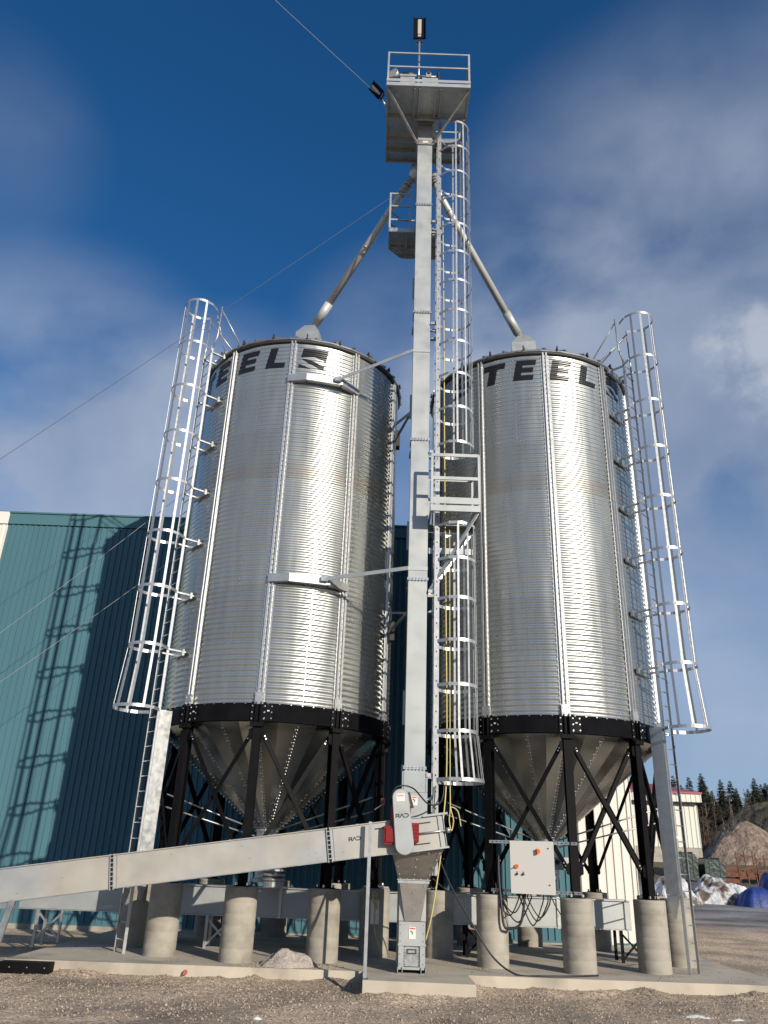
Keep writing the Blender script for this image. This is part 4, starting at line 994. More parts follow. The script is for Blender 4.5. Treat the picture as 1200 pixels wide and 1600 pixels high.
for x in ends[1:-1]:
    m = MB()
    for s in (-1, 1):
        c = V((x + s * .03, (CY0 + CY1) / 2, cz(x + s * .03))); m.frame(c, d, (0, 1, 0), up, .012, CY1 - CY0 + .07, HH * 2 + .05)
    m.frame(V((x + .085, CY0 - .006, cz(x + .085))), d, (0, 1, 0), up, .012, .012, HH * 2)
    m.mat(1); m.frame(V((x, (CY0 + CY1) / 2, cz(x))), d, (0, 1, 0), up, .05, CY1 - CY0 + .02, HH * 2 + .01)
    m.mat(2)
    for k in range(7): m.frame(V((x, CY0 - .022, cz(x))) + up * (-.22 + k * .073), d, (0, 1, 0), up, .05, .018, .018)
    m.build('section_flange', [GALVP, HOLE, BOLT], cv)
# head end
m = MB(); c = V((1.275, (CY0 + CY1) / 2, cz(1.275))); m.frame(c, d, (0, 1, 0), up, .012, CY1 - CY0 + .04, HH * 2 + .02)
m.bar(V((.30, CY0 - .03, cz(.30))) - up * (HH + .01), V((1.31, CY0 - .03, cz(1.31))) - up * (HH + .01), .04, .03)
m.bar(V((.92, CY0 - .03, cz(.92))) + up * (HH + .02), V((1.36, CY0 - .03, cz(1.36))) + up * (HH + .02), .05, .035)
m.frame(V((1.20, CY0 - .012, cz(1.2))), d, (0, 1, 0), up, .05, .02, HH * 2)
m.build('head_end', [GALVP], cv)
for q, (dz_, x0, x1) in enumerate(((.17, .05, .35), (.17, .78, 1.02), (-.17, .74, 1.02))):
    m = MB(); m.bar(V((x0, CY0 - .012, cz(x0) + dz_)), V((x1, CY0 - .012, cz(x1) + dz_)), .02, .014); m.build('take_up_rod', DARKM, cv)
m = MB(); m.tube([V((.78, CY0 - .04, cz(.78) + .0)), V((1.34, CY0 - .04, cz(1.34) + .0))], .016, 8); m.tube([V((1.30, CY0 - .04, cz(1.3))), V((1.36, CY0 - .04, cz(1.36)))], .045, 8); m.build('shaft', GALVB, cv)
# supports
m = MB(); x = -.04; m.box(x - .028, x + .028, 14.72, 14.76, .006, cz(x) + HH + .03); m.box(x - .028, x - .020, 14.762, 14.80, .006, cz(x) + HH); m.mat(1); m.box(x - .05, x + .05, 14.68, 14.80, .008, .016); m.build('support_leg', [GALVB, DARKM], cv)
m = MB(); x = -.04; m.box(x - .02, x + .02, 15.50, 15.54, .0, cz(x) + HH - .1); m.build('support_leg', [GALVP], cv)
m = MB(); m.bar((-.04, 14.78, .5), (-.04, 15.5, cz(-.04) - HH - .1), .03, .03); m.build('leg_brace', [GALVP], cv)
m = MB(); m.bar((-6.22, 14.86, -.2), (-6.02, 14.86, cz(-6.0) - HH), .055, .10, (1, 0, 0)); m.build('support_leg', [GALV], cv)
m = MB(); m.bar((-6.24, 14.80, -.15), (-6.62, 14.80, .7), .05, .12, (1, 0, 0)); m.build('support_leg', [GALVB], cv)
m = MB(); m.bar((-6.9, 14.9, .80), (-5.98, 14.9, .88), .05, .08); m.build('leg_brace', [GALV], cv)
# drive
dv = thing('conveyor_drive', 'conveyor drive with tall rounded silver belt guard and red gearboxes at the elevator inlet', 'drive unit', (.5, 14.8, 2.1))
m = MB()
gd = V((.085, 0, -1)).normalized(); gs = V((1, 0, .085)).normalized(); top_ = V((.475, 14.78, 2.80)); bot_ = V((.562, 14.78, 2.03)); rr_ = .165
pts = []
for k in range(17): a = pi * k / 16; p = top_ + gs * rr_ * .88 * cos(a) - gd * rr_ * .88 * sin(a); pts.append(p)
for k in range(17): a = pi + pi * k / 16; p = bot_ + gs * rr_ * cos(a) - gd * rr_ * sin(a); pts.append(p)
n_ = len(pts); fr = [p + V((0, -.055, 0)) for p in pts]; bk = [p + V((0, .055, 0)) for p in pts]
inn = [ (p - (top_ if i < 17 else bot_)) * .93 + (top_ if i < 17 else bot_) + V((0, -.068, 0)) for i, p in enumerate(pts)]
m.add(inn + fr + bk, [tuple(range(n_))] + [(i, n_ + i, n_ + (i + 1) % n_, (i + 1) % n_) for i in range(n_)] + [(n_ + i, 2 * n_ + i, 2 * n_ + (i + 1) % n_, n_ + (i + 1) % n_) for i in range(n_)] + [tuple(reversed(range(2 * n_, 3 * n_)))])
bg_ = m.build('belt_guard', GALVP, dv)
m = MB(); m.box(.42, .56, 14.705, 14.711, 2.80, 2.815) if False else m.frame((.475, 14.709, 2.80), gs, (0, 1, 0), -gd, .15, .003, .13); m.mat(1)
for k in range(4): m.frame(V((.475, 14.706, 2.83)) + gs * (-.045 + k * .03), (gs - gd * .9).normalized(), (0, 1, 0), (gs + gd).normalized(), .012, .003, .035)
m.build('guard_label', [STICK, STICKR], bg_)
m = MB(); m.box(.20, .47, 14.79, 14.92, 2.03, 2.33); m.box(.235, .42, 14.76, 14.80, 2.07, 2.29)
for k in range(5): m.box(.205, .46, 14.775, 14.79, 2.06 + k * .055, 2.075 + k * .055)
m.build('gearbox', RED, dv)
m = MB(); m.box(.66, .81, 14.74, 14.92, 2.08, 2.39)
for k in range(5): m.box(.67, .80, 14.725, 14.74, 2.10 + k * .06, 2.125 + k * .06)
m.build('gearbox', RED, dv)
m = MB(); m.tube([(.34, 14.98, 2.62), (.64, 14.98, 2.62)], .11, 16); m.box(.58, .67, 14.9, 15.02, 2.56, 2.68); m.bar((.33, 14.86, 2.35), (.33, 14.86, 2.68), .05, .05); m.build('motor', RED, dv)
m = MB(); m.bar((.62, 14.9, 3.0 - .1), (.70, 14.9, 2.64), .02, .05); m.build('motor_bracket', DARKM, dv)

# lettering RAD on guard and trough : strokes as thin bars
def stroke_text(o, ux, uz, h, th_, parent, name='lettering'):
    o = V(o); ux = V(ux).normalized(); uz = V(uz).normalized(); n = ux.cross(uz).normalized(); m = MB(); x = 0; k = h
    def S(pts):
        for (a, b), (c, d_) in zip(pts[:-1], pts[1:]):
            p = o + ux * (a * k + x) + uz * b * k; q = o + ux * (c * k + x) + uz * d_ * k; dd = (q - p).normalized() * th_ * .45
            m.bar(p - dd, q + dd, .003, th_, dd.cross(n))
    S([(0, 0), (0, 1), (.75, 1), (.95, .82), (.95, .6), (.75, .42), (.25, .42)]); S([(.62, .42), (1.05, 0)]); x += 1.25 * k
    S([(0, 0), (.65, 1), (1.25, 0)]); x += 1.42 * k
    S([(0, 1), (.95, 1), (1.3, .72), (1.3, .28), (.95, 0), (.1, 0)])
    return m.build(name, LETTER, parent)
stroke_text((.405, 14.709, 2.465), gs, V((-.04, 0, 1)), .054, .013, bg_)
stroke_text((-.40, CY0 - .004, 2.066), d, up, .050, .012, cv)

# ------------------------------------------------------------------ trough conveyor under both silos
hc = thing('trough_conveyor', 'long low horizontal trough conveyor running beneath both silos between the piers', 'conveyor', (-.5, 18.88, .6))
HX = [-7.4, -4.9, -1.9, 1.1, 4.0, 5.55]
for a, b in zip(HX[:-1], HX[1:]):
    m = MB(); m.box(a + .01, b - .01, 18.62, 19.10, .62, 1.15); m.mat(1); m.box(a + .01, b - .01, 18.575, 19.14, 1.153, 1.175); m.box(a + .01, b - .01, 18.60, 19.12, .60, .617); m.build('trough_section', [GALVP, GALVB], hc)
for x in HX[1:-1]:
    m = MB(); m.box(x - .03, x + .03, 18.59, 19.13, .59, 1.19); m.build('section_flange', GALV, hc)
for x in (-6.95, -3.4, 2.05, 5.3):
    for y, sg in ((18.60, 1), (19.10, -1)):
        m = MB(); m.box(x - .03, x + .03, y - .02, y + .02, -.1 if x < -6.3 else .0, .60); m.build('support_leg', GALVB if x < 0 else BLACK, hc)
    m = MB(); m.bar((x + .0, 18.62, .05), (x + .5, 18.62, .55), .02, .04); m.bar((x + .5, 18.64, .05), (x, 18.64, .55), .02, .04); m.box(x + .48, x + .52, 18.6, 18.64, 0, .6); m.build('leg_brace', GALV if x < 0 else BLACK, hc)
# bellows over the trough, under the left hopper
bl = thing('outlet_bellows', 'stacked ring bellows joining the left hopper outlet to the trough conveyor', 'bellows', (-2.05, 18.4, 1.18))
m = MB(); m.lathe([(.22, 0), (.22, .12)] , c=(-2.05, 18.35, 1.18), n=20); 
for k in range(4): m.lathe([(.17, .12 + k * .09), (.24, .14 + k * .09), (.24, .17 + k * .09), (.17, .20 + k * .09)], c=(-2.05, 18.35, 1.18), n=20)
m.build('bellows_ring', GALVB, bl)

# ------------------------------------------------------------------ control cabinet and its rails and cables
CROT = -.318
ca = thing('control_cabinet', 'pale grey electrical cabinet with orange switches mounted between the right silo front legs', 'cabinet', (3.12, 16.62, 1.29), CROT, local=True)
m = MB(); x0, x1, y0, y1, z0, z1 = -.405, .405, -.13, .12, 0.0, .92
m.box(x0, x1, y0 + .03, y1, z0, z1); m.build('cabinet_body', PANELW, ca)
m = MB(); m.box(x0 - .004, x1 + .004, y0, y0 + .026, z0 - .004, z1 + .004); dr = m.build('door', PANELW, ca)
def knob(x, z, r, par, ang):
    m = MB(); m.tube([(x, y0 - .001, z), (x, y0 - .03, z)], r, 18); m.frame((x, y0 - .045, z), (cos(ang), 0, sin(ang)), (0, 1, 0), (-sin(ang), 0, cos(ang)), r * 2.1, .035, r * .55); m.build('rotary_switch', ORANGE, par)
knob(.13, .745, .046, dr, radians(95)); knob(-.285, .47, .036, dr, radians(25))
for x in (-.285, -.165):
    m = MB(); m.tube([(x, y0 - .001, .335), (x, y0 - .025, .335)], .022, 12); m.box(x - .02, x + .02, y0 - .003, y0 - .001, .365, .375); m.build('push_button', [RUBBER], dr)
for z in (.80, .16):
    m = MB(); m.tube([(.325, y0 - .001, z), (.325, y0 - .008, z)], .014, 10); m.build('door_lock', [DARKM], dr)
for z, xa, xb in ((.905, -.86, .86), (.035, -.84, .90)):
    m = MB(); m.box(xa, xb, .125, .131, z - .022, z + .022); m.box(xa, xb, .125, .155, z + .022, z + .028); m.box(xa, xb, .125, .155, z - .028, z - .022); m.mat(1)
    x = xa + .05
    while x < xb: m.box(x, x + .03, .121, .1245, z - .007, z + .007); x += .08
    m.build('mounting_rail', [GALV, HOLE], ca)
jb = thing('junction_box', 'small grey junction box right of the control cabinet', 'box', (3.76, 16.9, 1.75))
m = MB(); m.box(3.60, 3.95, 16.95, 17.1, 1.72, 1.95); m.build('box_body', GALVP, jb)
m = MB(); m.tube([(3.67, 16.94, 1.86), (3.67, 16.9, 1.86)], .045, 12); m.build('gland', RUBBER, jb)

def bez(pts, n=14):
    pts = [V(p) for p in pts]; out = []
    P = [pts[0] * 2 - pts[1]] + pts + [pts[-1] * 2 - pts[-2]]
    for i in range(1, len(P) - 2):
        for k in range(n):
            t = k / n; a, b_, c, d_ = P[i - 1], P[i], P[i + 1], P[i + 2]
            out.append(.5 * ((2 * b_) + (c - a) * t + (2 * a - 5 * b_ + 4 * c - d_) * t * t + (3 * b_ - a - 3 * c + d_) * t ** 3))
    out.append(pts[-1]); return out
def cy(x): return 16.63 + (x - 3.12) * -.329
loops = [(2.83, 2.52, .35), (2.90, 2.62, .30), (2.94, 3.38, .42), (3.02, 3.42, .36), (3.06, 2.6, .46), (2.88, 3.30, .50)]
for i, (xa, xb, dp) in enumerate(loops):
    m = MB(); xm = (xa + xb) / 2
    e = (xb, cy(xb), 1.285) if xb > 3 else (xb - .08, cy(xb) + .15, 1.45)
    m.tube(bez([(xa, cy(xa), 1.29), (xa + .01, cy(xa) + .01 * i, 1.18), (xm, cy(xm) - .02 + .012 * i, 1.25 - dp), (xb - .03, cy(xb) + .01 * i, 1.10), e]), .013, 6)
    single(m, 'cable', RUBBER, 'black cable looping down below the control cabinet', 'cable', 'black cable loops under the control cabinet')
m = MB(); m.tube(bez([(2.52, 16.95, 2.10), (2.49, 16.83, 1.6), (2.52, 16.74, 1.0), (2.55, 16.72, .74), (2.64, 16.70, .68), (2.86, 16.68, .78), (2.97, 16.68, 1.29)]), .024, 8)
single(m, 'cable', RUBBER, 'thick black cable hanging furthest down, left of the cabinet and in front of a pier', 'cable')
m = MB(); m.tube(bez([(3.42, 16.53, 1.285), (3.50, 16.5, 1.1), (3.62, 16.45, .9)]), .012, 6)
single(m, 'cable', RUBBER, 'thin black cable running down right from the cabinet towards a pier', 'cable')
m = MB(); m.tube(bez([(1.22, 15.8, 1.9), (1.5, 16.0, 1.35), (1.9, 16.15, .75), (2.25, 16.10, .25), (2.62, 15.90, .02), (3.05, 15.83, .016), (3.6, 15.95, .016), (4.15, 16.22, .016)]), .016, 6)
single(m, 'cable', RUBBER, 'long dark cable sagging from the elevator boot and lying along the slab', 'cable')
m = MB(); m.tube(bez([(1.14, 15.95, 1.5), (1.5, 16.3, 1.28), (2.0, 16.8, 1.27), (2.3, 16.95, 1.27)]), .013, 6)
single(m, 'cable', RUBBER, 'grey cable crossing from the elevator ladder foot to a pier top', 'cable')
m = MB(); m.tube(bez([(.28, 14.9, 2.78), (.42, 14.86, 2.99), (.7, 14.95, 2.98), (1.0, 15.3, 2.75), (1.25, 15.6, 2.80), (1.32, 15.7, 3.1), (1.24, 15.78, 3.22)]), .014, 6)
single(m, 'cable', RUBBER, 'black cable arching over the top of the silver belt guard', 'cable')
m = MB(); m.tube(bez([(1.16, 15.72, 3.1), (1.14, 15.7, 2.6), (1.18, 15.72, 2.2), (1.20, 15.75, 1.95)]), .012, 6)
single(m, 'cable', RUBBER, 'black cable hanging along the elevator ladder rail down behind the trough head', 'cable')
# small red and blue shut-off at the left of the guard
m = MB(); m.tube([(.20, 15.1, 2.72), (.02, 15.1, 2.60)], .014, 6); m.mat(1); m.box(.14, .21, 15.06, 15.12, 2.72, 2.80)
single(m, 'cord_switch', [GALV, RED], 'small red pull cord switch just left of the belt guard', 'switch')

# yellow rope
m = MB()
m.tube(bez([(1.28, 15.86, 17.3), (1.31, 15.83, 14.0), (1.33, 15.8, 10.5), (1.36, 15.78, 7.0), (1.38, 15.74, 3.6), (1.30, 15.68, 2.4), (1.26, 15.62, 1.9), (1.13, 15.75, 1.0), (1.02, 15.9, .5)], 10), .014, 6)
single(m, 'rope', YROPE, 'yellow rope hanging down inside the elevator ladder cage to the slab', 'rope')
m = MB(); m.tube(bez([(1.44, 15.75, 8.4), (1.44, 15.73, 5.5), (1.44, 15.70, 3.3), (1.44, 15.68, 2.72), (1.42, 15.68, 2.5), (1.46, 15.68, 2.32), (1.50, 15.68, 2.5), (1.45, 15.68, 2.72), (1.58, 15.68, 2.66), (1.64, 15.68, 2.4)], 10), .011, 6)
single(m, 'rope', YROPE, 'thin yellow rope ending in a knotted loop below the ladder cage', 'rope')
m = MB(); rg = random.Random(8)
for k in range(5):
    pts = [(.10 + .055 * cos(a * 1.3 + k), 18.13 + .02 * sin(a), 1.08 - .02 * k + .13 * sin(a + k * .7)) for a in [i * .5 for i in range(14)]]
    m.tube([(x, y - .6 + .0, z) for x, y, z in pts], .009, 5)
m.tube(bez([(.10, 17.5, .95), (.12, 17.45, .5), (.28, 17.3, .1)]), .010, 5)
single(m, 'rope', YROPE, 'tangled coil of yellow rope hanging on the pier left of the elevator boot', 'rope')
m = MB(); m.box(.02, .19, 17.54, 17.64, .62, 1.05); single(m, 'junction_box', GALV, 'grey box hanging behind the coil of yellow rope', 'box')

# ------------------------------------------------------------------ slender guy wires
for lab, a, b, r_, mt in (('thin wire rising left to right across the sky to the elevator top', (-16.6, 16, 2.5), (.45, 16.6, 19.4), .006, WIRED),
                        ('thin bright wire crossing the sky from the upper left to the top deck', (-6.9, 7.6, 19.75), (-.55, 15.3, 21.25), .007, WIREM),
                        ('upper of the two wires slanting in front of the teal shed', (-14.0, 21.0, 3.6), (-5.2, 21.0, 12.2), .007, WIREM),
                        ('lower of the two wires slanting in front of the teal shed', (-13.5, 20.6, 2.6), (-5.0, 20.6, 10.0), .007, WIREM)):
    m = MB(); a = V(a); b = V(b)
    m.tube([a.lerp(b, t_ / 12) - V((0, 0, .12 * sin(pi * t_ / 12))) for t_ in range(13)], r_, 5); single(m, 'guy_wire', mt, lab, 'wire', 'slender wires')

# ------------------------------------------------------------------ teal shed
sh = thing('metal_shed', 'large teal metal shed with white end panels behind the silos', 'building', (-2.6, 24.2, -.22))
WY, WX0, WX1, WZ = 24.2, -15.0, 7.49, 11.99
def ribbed(x0, x1, z0, z1, y, pitch=.187, dep=.036, base=0):
    m = MB(); sect = []; x = x0
    while x < x1 - 1e-6:
        e = min(x + pitch, x1); w = e - x
        sect += [(x, 0), (x + w * .62, 0), (x + w * .72, -dep), (x + w * .90, -dep)]; x = e
    sect.append((x1, 0)); m.extr(sect, z0, z1, lambda t, r, z: (t, y - r * -1, z)); return m
ribbed(-12.44, 5.70, -.1, 11.57, WY).build('teal_cladding', TEAL, sh)
ribbed(WX0, -12.46, -.1, 11.57, WY).build('white_cladding', WHITE, sh)
ribbed(5.72, WX1, -.1, 11.57, WY, .24).build('white_cladding', WHITE, sh)
m = MB(); m.box(-12.45, WX1 + .05, WY - .06, WY + .1, 11.59, 11.97); m.box(-12.45, WX1 + .05, WY - .10, WY + .1, 11.97, 12.02); m.build('fascia', TEALT, sh)
m = MB(); m.box(WX0 - .05, -12.452, WY - .06, WY + .1, 11.59, 12.02); m.build('fascia', WHITE, sh)
m = MB(); m.box(WX0 + .01, WX1 - .01, WY + .04, WY + 18, .0, 11.55); m.build('shed_body', WHITE, sh)
m = MB(); y0_, y1_, ym_ = WY - .08, WY + 18.1, WY + 9
m.prism([(y0_, 12.03), (ym_, 13.0), (y1_, 12.03)], ((WX0 + WX1) / 2, 0, 0), (0, 1, 0), (0, 0, 1), (1, 0, 0), WX1 - WX0 + .2); m.build('roof', TEALT, sh)
m = MB(); m.box(WX0, WX1, WY - .05, WY + .04, -.4, -.1); m.build('base_strip', CONC, sh)
m = MB(); m.box(-12.45, WX1, WY - .035, WY - .005, -.1, -.05); m.build('drip_trim', TEALT, sh)

# ------------------------------------------------------------------ second building, far right
b2 = thing('storage_building', 'cream metal building with red roof beyond the right silo', 'building', (17, 60, 2.2))
BXa, BXb, BYa, BYb, BZa, BZb = 6, 23.3, 60, 74, 3.4, 6.95
m = ribbed(BXa, BXb, BZa, BZb - .75, BYa, .35, .04); m.build('cladding', CREAM, b2)
m = MB(); m.box(BXa, BXb - .05, BYa + .06, BYb, 3.0, BZb); m.build('building_body', CREAM, b2)
m = MB(); m.box(BXa, BXb, BYa + .02, BYb + .02, 1.0, BZa - .01); m.build('foundation', CONC, b2)
m = ribbed(BXa, BXb + .15, BZb - .55, BZb, BYa - .6, .35, .03); m.build('fascia', CREAM, b2)
m = MB(); m.box(BXa, BXb + .15, BYa - .57, BYa + .5, BZb - .58, BZb - .53); m.build('soffit', DARKM, b2)
m = MB(); m.add([(BXa, BYa - .7, BZb), (BXb + .2, BYa - .7, BZb), (BXb + .2, BYb + .3, BZb), (BXa, BYb + .3, BZb), (BXa, 67, BZb + 2.6), (BXb - 5.2, 67, BZb + 1.9), (BXa, BYa - .7, BZb + .12), (BXb + .2, BYa - .7, BZb + .12), (BXb + .2, BYb + .3, BZb + .12), (BXa, BYb + .3, BZb + .12)],
             [(0, 1, 7, 6), (1, 2, 8, 7), (2, 3, 9, 8), (6, 7, 5, 4), (7, 8, 5), (8, 9, 4, 5), (3, 2, 1, 0), (0, 6, 4, 9, 3)]); m.build('roof', REDROOF, b2)

# ------------------------------------------------------------------ yard clutter at the right
def mound(x, y, rx, ry, h, seed, rough=.12, n=28, k=14, pw=1.0, sink=.3, nz=.22, ns=1.6):
    """irregular heap: radial grid pushed about with fractal noise"""
    n = max(n, 56); k = max(k, 26)
    rg = random.Random(seed); m = MB(); z0 = gz(x, y) - sink; off = V((seed * 3.1, seed * 1.7, 0)); vs = []
    for i in range(k + 1):
        f = i / k
        for j in range(n):
            a = 2 * pi * j / n; w = mnoise.fractal(V((cos(a) * 1.3, sin(a) * 1.3, seed)), .9, 2, 4)
            r = (1 - f) * (1 + rough * 2.2 * w); px = x + rx * r * cos(a); py = y + ry * r * sin(a)
            q = V(((px - x) / rx * ns, (py - y) / ry * ns, 0)) + off
            d_ = mnoise.fractal(q, .8, 2.1, 5)
            hh = (h + sink) * (1 - (1 - f) ** (1.22 / pw)) * (1 + nz * 1.2 * mnoise.noise(q * .7)) + d_ * nz * h * min(1, f * 4) * .6
            vs.append((px, py, z0 + max(0, hh)))
    for j in range(n): vs[k * n + j] = vs[k * n]
    fs = [(i * n + j, i * n + (j + 1) % n, (i + 1) * n + (j + 1) % n, (i + 1) * n + j) for i in range(k) for j in range(n)]
    m.add(vs, fs, True); return m
single(mound(17.75, 45, 1.8, 1.7, 1.30, 31, .13, pw=.75, nz=.26, ns=2.2), 'snow_pile', SNOW, 'biggest dirty snow pile at the yard edge, left of the blue tarp', 'snow pile')
single(mound(15.1, 43.5, 1.5, 1.3, 1.30, 32, .14, pw=.7, nz=.26, ns=2.2), 'snow_pile', SNOW, 'sunlit snow pile seen between the right silo legs and its ladder', 'snow pile')
single(mound(19.9, 47.5, 1.9, 1.3, .95, 33, .14, pw=.8, nz=.26, ns=2.2), 'snow_pile', SNOW, 'low snow ridge right behind the blue tarp', 'snow pile')
single(mound(39.2, 88, 8.2, 7, 4.6, 34, .07, n=90, k=50, pw=.95, sink=1.5, nz=.10, ns=3), 'gravel_pile', PILEM, 'tall light brown gravel pile beyond the yard', 'gravel pile')
h_ = mound(47.5, 98, 12, 8, 7.8, 35, .08, n=80, k=40, pw=.8, sink=1.5, nz=.12, ns=2).build('hill', HILLM); struct(h_)
tp = mound(19.2, 43.2, 1.2, 1.0, .80, 36, .12, pw=.4, sink=.1, nz=.13, ns=1.5)
ta = thing('tarp_covered_load', 'load wrapped in bright blue tarpaulin at the right picture edge', 'tarp', (19.2, 43.2, gz(19.2, 43.2)))
tp.build('tarp', TARP, ta)
m = mound(20.2, 43.6, .75, .9, 1.5, 37, .08, pw=.35, sink=.1, nz=.1); m.build('tarp', TARP, ta)
for i, (x, y, h2, lab) in enumerate(((19.75, 54.2, 1.5, 'dark green wrapped bundle under the corner of the cream building, left one'), (21.25, 53.8, 1.3, 'dark green wrapped bundle beside the rusty frames, right one'))):
    z0 = gz(x, y); m = MB(); 
    prof = [(-.62, 0), (.60, 0), (.64, h2 * .8), (.45, h2), (-.5, h2 * 1.04), (-.64, h2 * .8)]
    m.prism(prof, (x, y, z0 - .1), (1, 0, 0), (0, 0, 1), (0, 1, 0), 1.6)
    bb = m; o_ = thing('wrapped_bundle', lab, 'bundle', (x, y, z0)); bb.build('wrap', GREENW, o_)
    m = MB()
    for k in (-.35, .3): m.box(x + k, x + k + .05, y - .83, y + .83, z0, z0 + h2 + .03)
    m.build('strap', DARKM, o_)
for i, (x, lab) in enumerate(((22.35, 'small rusty stack of steel beside the green bundle'), (23.3, 'open rusty steel frame rack, left of the two by the gravel pile'), (24.5, 'open rusty steel frame rack, right of the two by the gravel pile'))):
    y = 53.5; z0 = gz(x, y); o_ = thing('steel_rack', lab, 'rack', (x, y, z0), 0, None)
    if i == 0:
        for k in range(3): m = MB(); m.box(x - .45, x + .42, y - .4, y + .4, z0 + k * .36, z0 + k * .36 + .26); m.build('steel_bundle', RUST, o_)
        continue
    tl = .25 if i == 1 else .1
    for sx in (-.52, 0, .52):
        m = MB(); m.bar((x + sx, y - .4, z0), (x + sx - .12, y - .4, z0 + 1.55 + tl), .06, .06, (0, 1, 0)); m.build('upright', RUST, o_)
    m = MB()
    for zz in (.25, .75, 1.4): m.bar((x - .6, y - .42, z0 + zz), (x + .52, y - .42, z0 + zz + tl * .8), .06, .08)
    m.bar((x - .6, y + .42, z0 + .75), (x + .52, y + .42, z0 + .75), .06, .08); m.build('cross_bar', RUST, o_)
    m = MB(); m.box(x - .5, x + .5, y - .38, y + .38, z0 + .25, z0 + .65); m.build('bin', RUST, o_)

# small things on and by the slab
single(mound(-1.42, 16.10, .52, .36, .235, 38, .12, n=26, k=9, pw=.75, sink=.02, nz=.42, ns=2.6), 'gravel_heap', HEAPM, 'small pale gravel heap on the slab between two piers', 'gravel heap')
bpy.data.objects['gravel_heap'].location.z = 0.004
m = MB(); m.box(-6.28, -5.42, 15.45, 15.70, -.20, -.015) ; m.mat(1)
for k in range(3): m.box(-6.1 + k * .3, -6.08 + k * .3, 15.442, 15.45, -.10, -.08)
single(m, 'black_beam', [BLACK, BOLT], 'short black steel beam lying against the left end of the slab', 'beam')
m = MB(); rg = random.Random(5); m.prism([(0, 0), (.07, .01), (.075, .05), (.04, .085), (.015, .06)], (-3.18, 15.66, -.14), (1, 0, 0), (0, 0, 1), (0, 1, 0), .04)
single(m, 'red_rag', mat('faded_red_cloth', (.42, .10, .08), .9), 'small red rag lying against the front of the slab', 'rag')
for i, (x, y, rx, ry) in enumerate(((4.95, 13.75, .42, .10), (5.5, 13.55, .2, .06), (-1.45, 12.35, .10, .04), (13.0, 24.0, .9, .25))):
    m = MB(); vs = [(x, y, gz(x, y) + .035)]; n = 22; rg = random.Random(60 + i)
    for j in range(n): a = 2 * pi * j / n; w_ = rg.uniform(.6, 1.15); vs.append((x + rx * w_ * cos(a), y + ry * w_ * sin(a), gz(x, y) - .02))
    m.add(vs, [(0, 1 + j, 1 + (j + 1) % n) for j in range(n)], True)
    single(m, 'snow_patch', mat('clean_snow', (.78, .79, .80), .8) if i == 0 else MATS['clean_snow'], ['flat snow remnant on the gravel at the lower right', 'smaller snow remnant right of the flat one on the gravel', 'tiny scrap of snow at the bottom picture edge left of centre', 'snow remnant on the far gravel right of the slab'][i], 'snow patch', 'snow remnants on the gravel')

# ------------------------------------------------------------------ trees
def conifer(h, seed):
    rg = random.Random(seed); tr = MB(); tr.tube([(0, 0, -.5), (0, 0, h * .5), (0, 0, h * .97)], [.16 * h / 10, .1 * h / 10, .01], 6)
    cr = MB(); z = h * .10
    while z < h:
        f = z / h; L = (1 - f) ** .75 * h * .30 + .15; nb = int(8 + 8 * (1 - f))
        for k in range(nb):
            a = rg.random() * 6.283; l = L * rg.uniform(.55, 1.15); dr = rg.uniform(.1, .35)
            dv_ = V((cos(a), sin(a), 0)); s = V((-sin(a), cos(a), 0))
            base = V((0, 0, z))
            for q in range(7):
                t_ = .15 + .85 * q / 6; c = base + dv_ * l * t_ + V((rg.uniform(-.08, .08), rg.uniform(-.08, .08), -l * dr * t_ ** 1.3 + rg.uniform(-.06, .06)))
                w = l * .30 * (1.15 - t_) + .10
                for e in range(2):
                    sd2 = s * (1 if e else -1) * w * rg.uniform(.6, 1.3) + dv_ * w * .6
                    cr.add([c, c + sd2 + V((0, 0, -w * rg.uniform(.1, .6))), c + dv_ * w * .7 + V((0, 0, rg.uniform(-.1, .1)))], [(0, 1, 2)])
        z += h * .028 * rg.uniform(.7, 1.3)
    return tr, cr
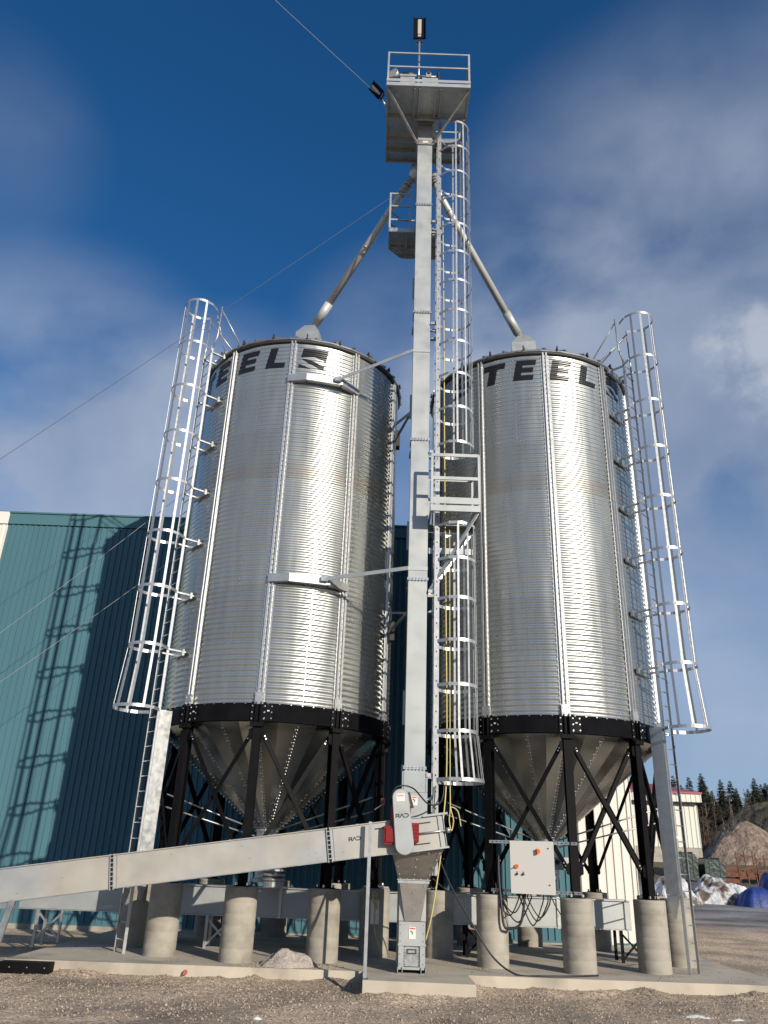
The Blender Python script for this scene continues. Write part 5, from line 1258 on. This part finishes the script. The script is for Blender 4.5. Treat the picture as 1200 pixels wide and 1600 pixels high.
def bare(h, seed, mt):
    rg = random.Random(seed); tr = MB(); tw = MB()
    top = V((rg.uniform(-.05, .05) * h, rg.uniform(-.05, .05) * h, h)); tr.tube([(0, 0, -.5), top * .4 + V((rg.uniform(-.2, .2), 0, 0)), top * .75, top], [.014 * h, .010 * h, .006 * h, .002 * h], 5)
    for k in range(int(20 + h)):
        f = rg.uniform(.22, .97); p = top * f; a = rg.random() * 6.283; l = h * .24 * (1.15 - f) * rg.uniform(.6, 1.3)
        q = p + V((cos(a) * l * .7, sin(a) * l * .7, l * rg.uniform(.5, 1.1))); mid = p.lerp(q, .5) + V((0, 0, -l * .06))
        tr.tube([p, mid, q], [.0045 * h * (1.1 - f), .003 * h * (1.1 - f) + .004, .006], 3, False)
        for j in range(14):
            s = p.lerp(q, rg.uniform(.3, 1)); b = rg.random() * 6.283; ll = l * rg.uniform(.2, .5)
            e = s + V((cos(b) * ll * .6, sin(b) * ll * .6, ll * rg.uniform(.2, 1))); w = V((rg.uniform(-.02, .02), rg.uniform(-.02, .02), .0)) + V((.014, 0, 0))
            tw.add([s - w, s + w, e], [(0, 1, 2)])
            for e2 in range(2):
                u = s.lerp(e, rg.uniform(.3, 1)); v_ = u + V((rg.uniform(-.3, .3), rg.uniform(-.3, .3), rg.uniform(.0, .4))) * (ll + .2); tw.add([u - w * .8, u + w * .8, v_], [(0, 1, 2)])
    return tr, tw
protos = {}
def tree(kind, x, y, h, var, label, grp):
    key = (kind, var)
    if key not in protos:
        t_ = thing('conifer_tree' if kind == 'c' else 'bare_tree', label, 'tree', (0, 0, 0), 0, grp)
        if kind == 'c': a, b = conifer(10, 100 + var); a.build('trunk', BARK, t_); b.build('crown', NEEDLE, t_)
        else: a, b = bare(10, 200 + var, 0); a.build('trunk', BIRCH if var % 2 else BARK, t_); b.build('crown', TWIG, t_)
        protos[key] = t_; o_ = t_
    else: o_ = dup(protos[key], (0, 0, 0), 0, label, grp)
    o_.location = (x, y, gz(x, y) - .3); o_.scale = (h / 10,) * 3; o_.rotation_euler = (0, 0, (x * 3.7 + y) % 6.28)
    o_['label'] = label; return o_
rg = random.Random(77)
for i in range(60):
    u = i / 59; y = rg.uniform(100, 126); x = y * (.35 + .15 * u) + rg.uniform(-1, 1)
    tree('c', x, y, rg.uniform(3.2, 6.6), i % 4, 'dark evergreen tree in the wood on the hill at the right', 'evergreens on the far hill')
for (px_, y, h) in ((.462, 106, 7.2), (.492, 108, 6.2), (.385, 102, 5.0)):
    tree('c', px_ * y, y, h, int(y) % 4, {106: 'tallest dark evergreen tree on the hill, standing above the gravel pile', 108: 'dark evergreen tree cut by the right picture edge on the hill', 102: 'dark evergreen tree closest to the red roof corner'}[y], None)
for i in range(90):
    u = i / 89; y = rg.uniform(93, 112); x = y * (.36 + .14 * u) + rg.uniform(-.8, .8)
    tree('b', x, y, rg.uniform(4, 6.6), i % 6, 'leafless tree with pale trunk on the slope behind the cream building', 'bare trees on the far hill')
for o_ in bpy.data.objects:
    if '_org' in o_: del o_['_org']
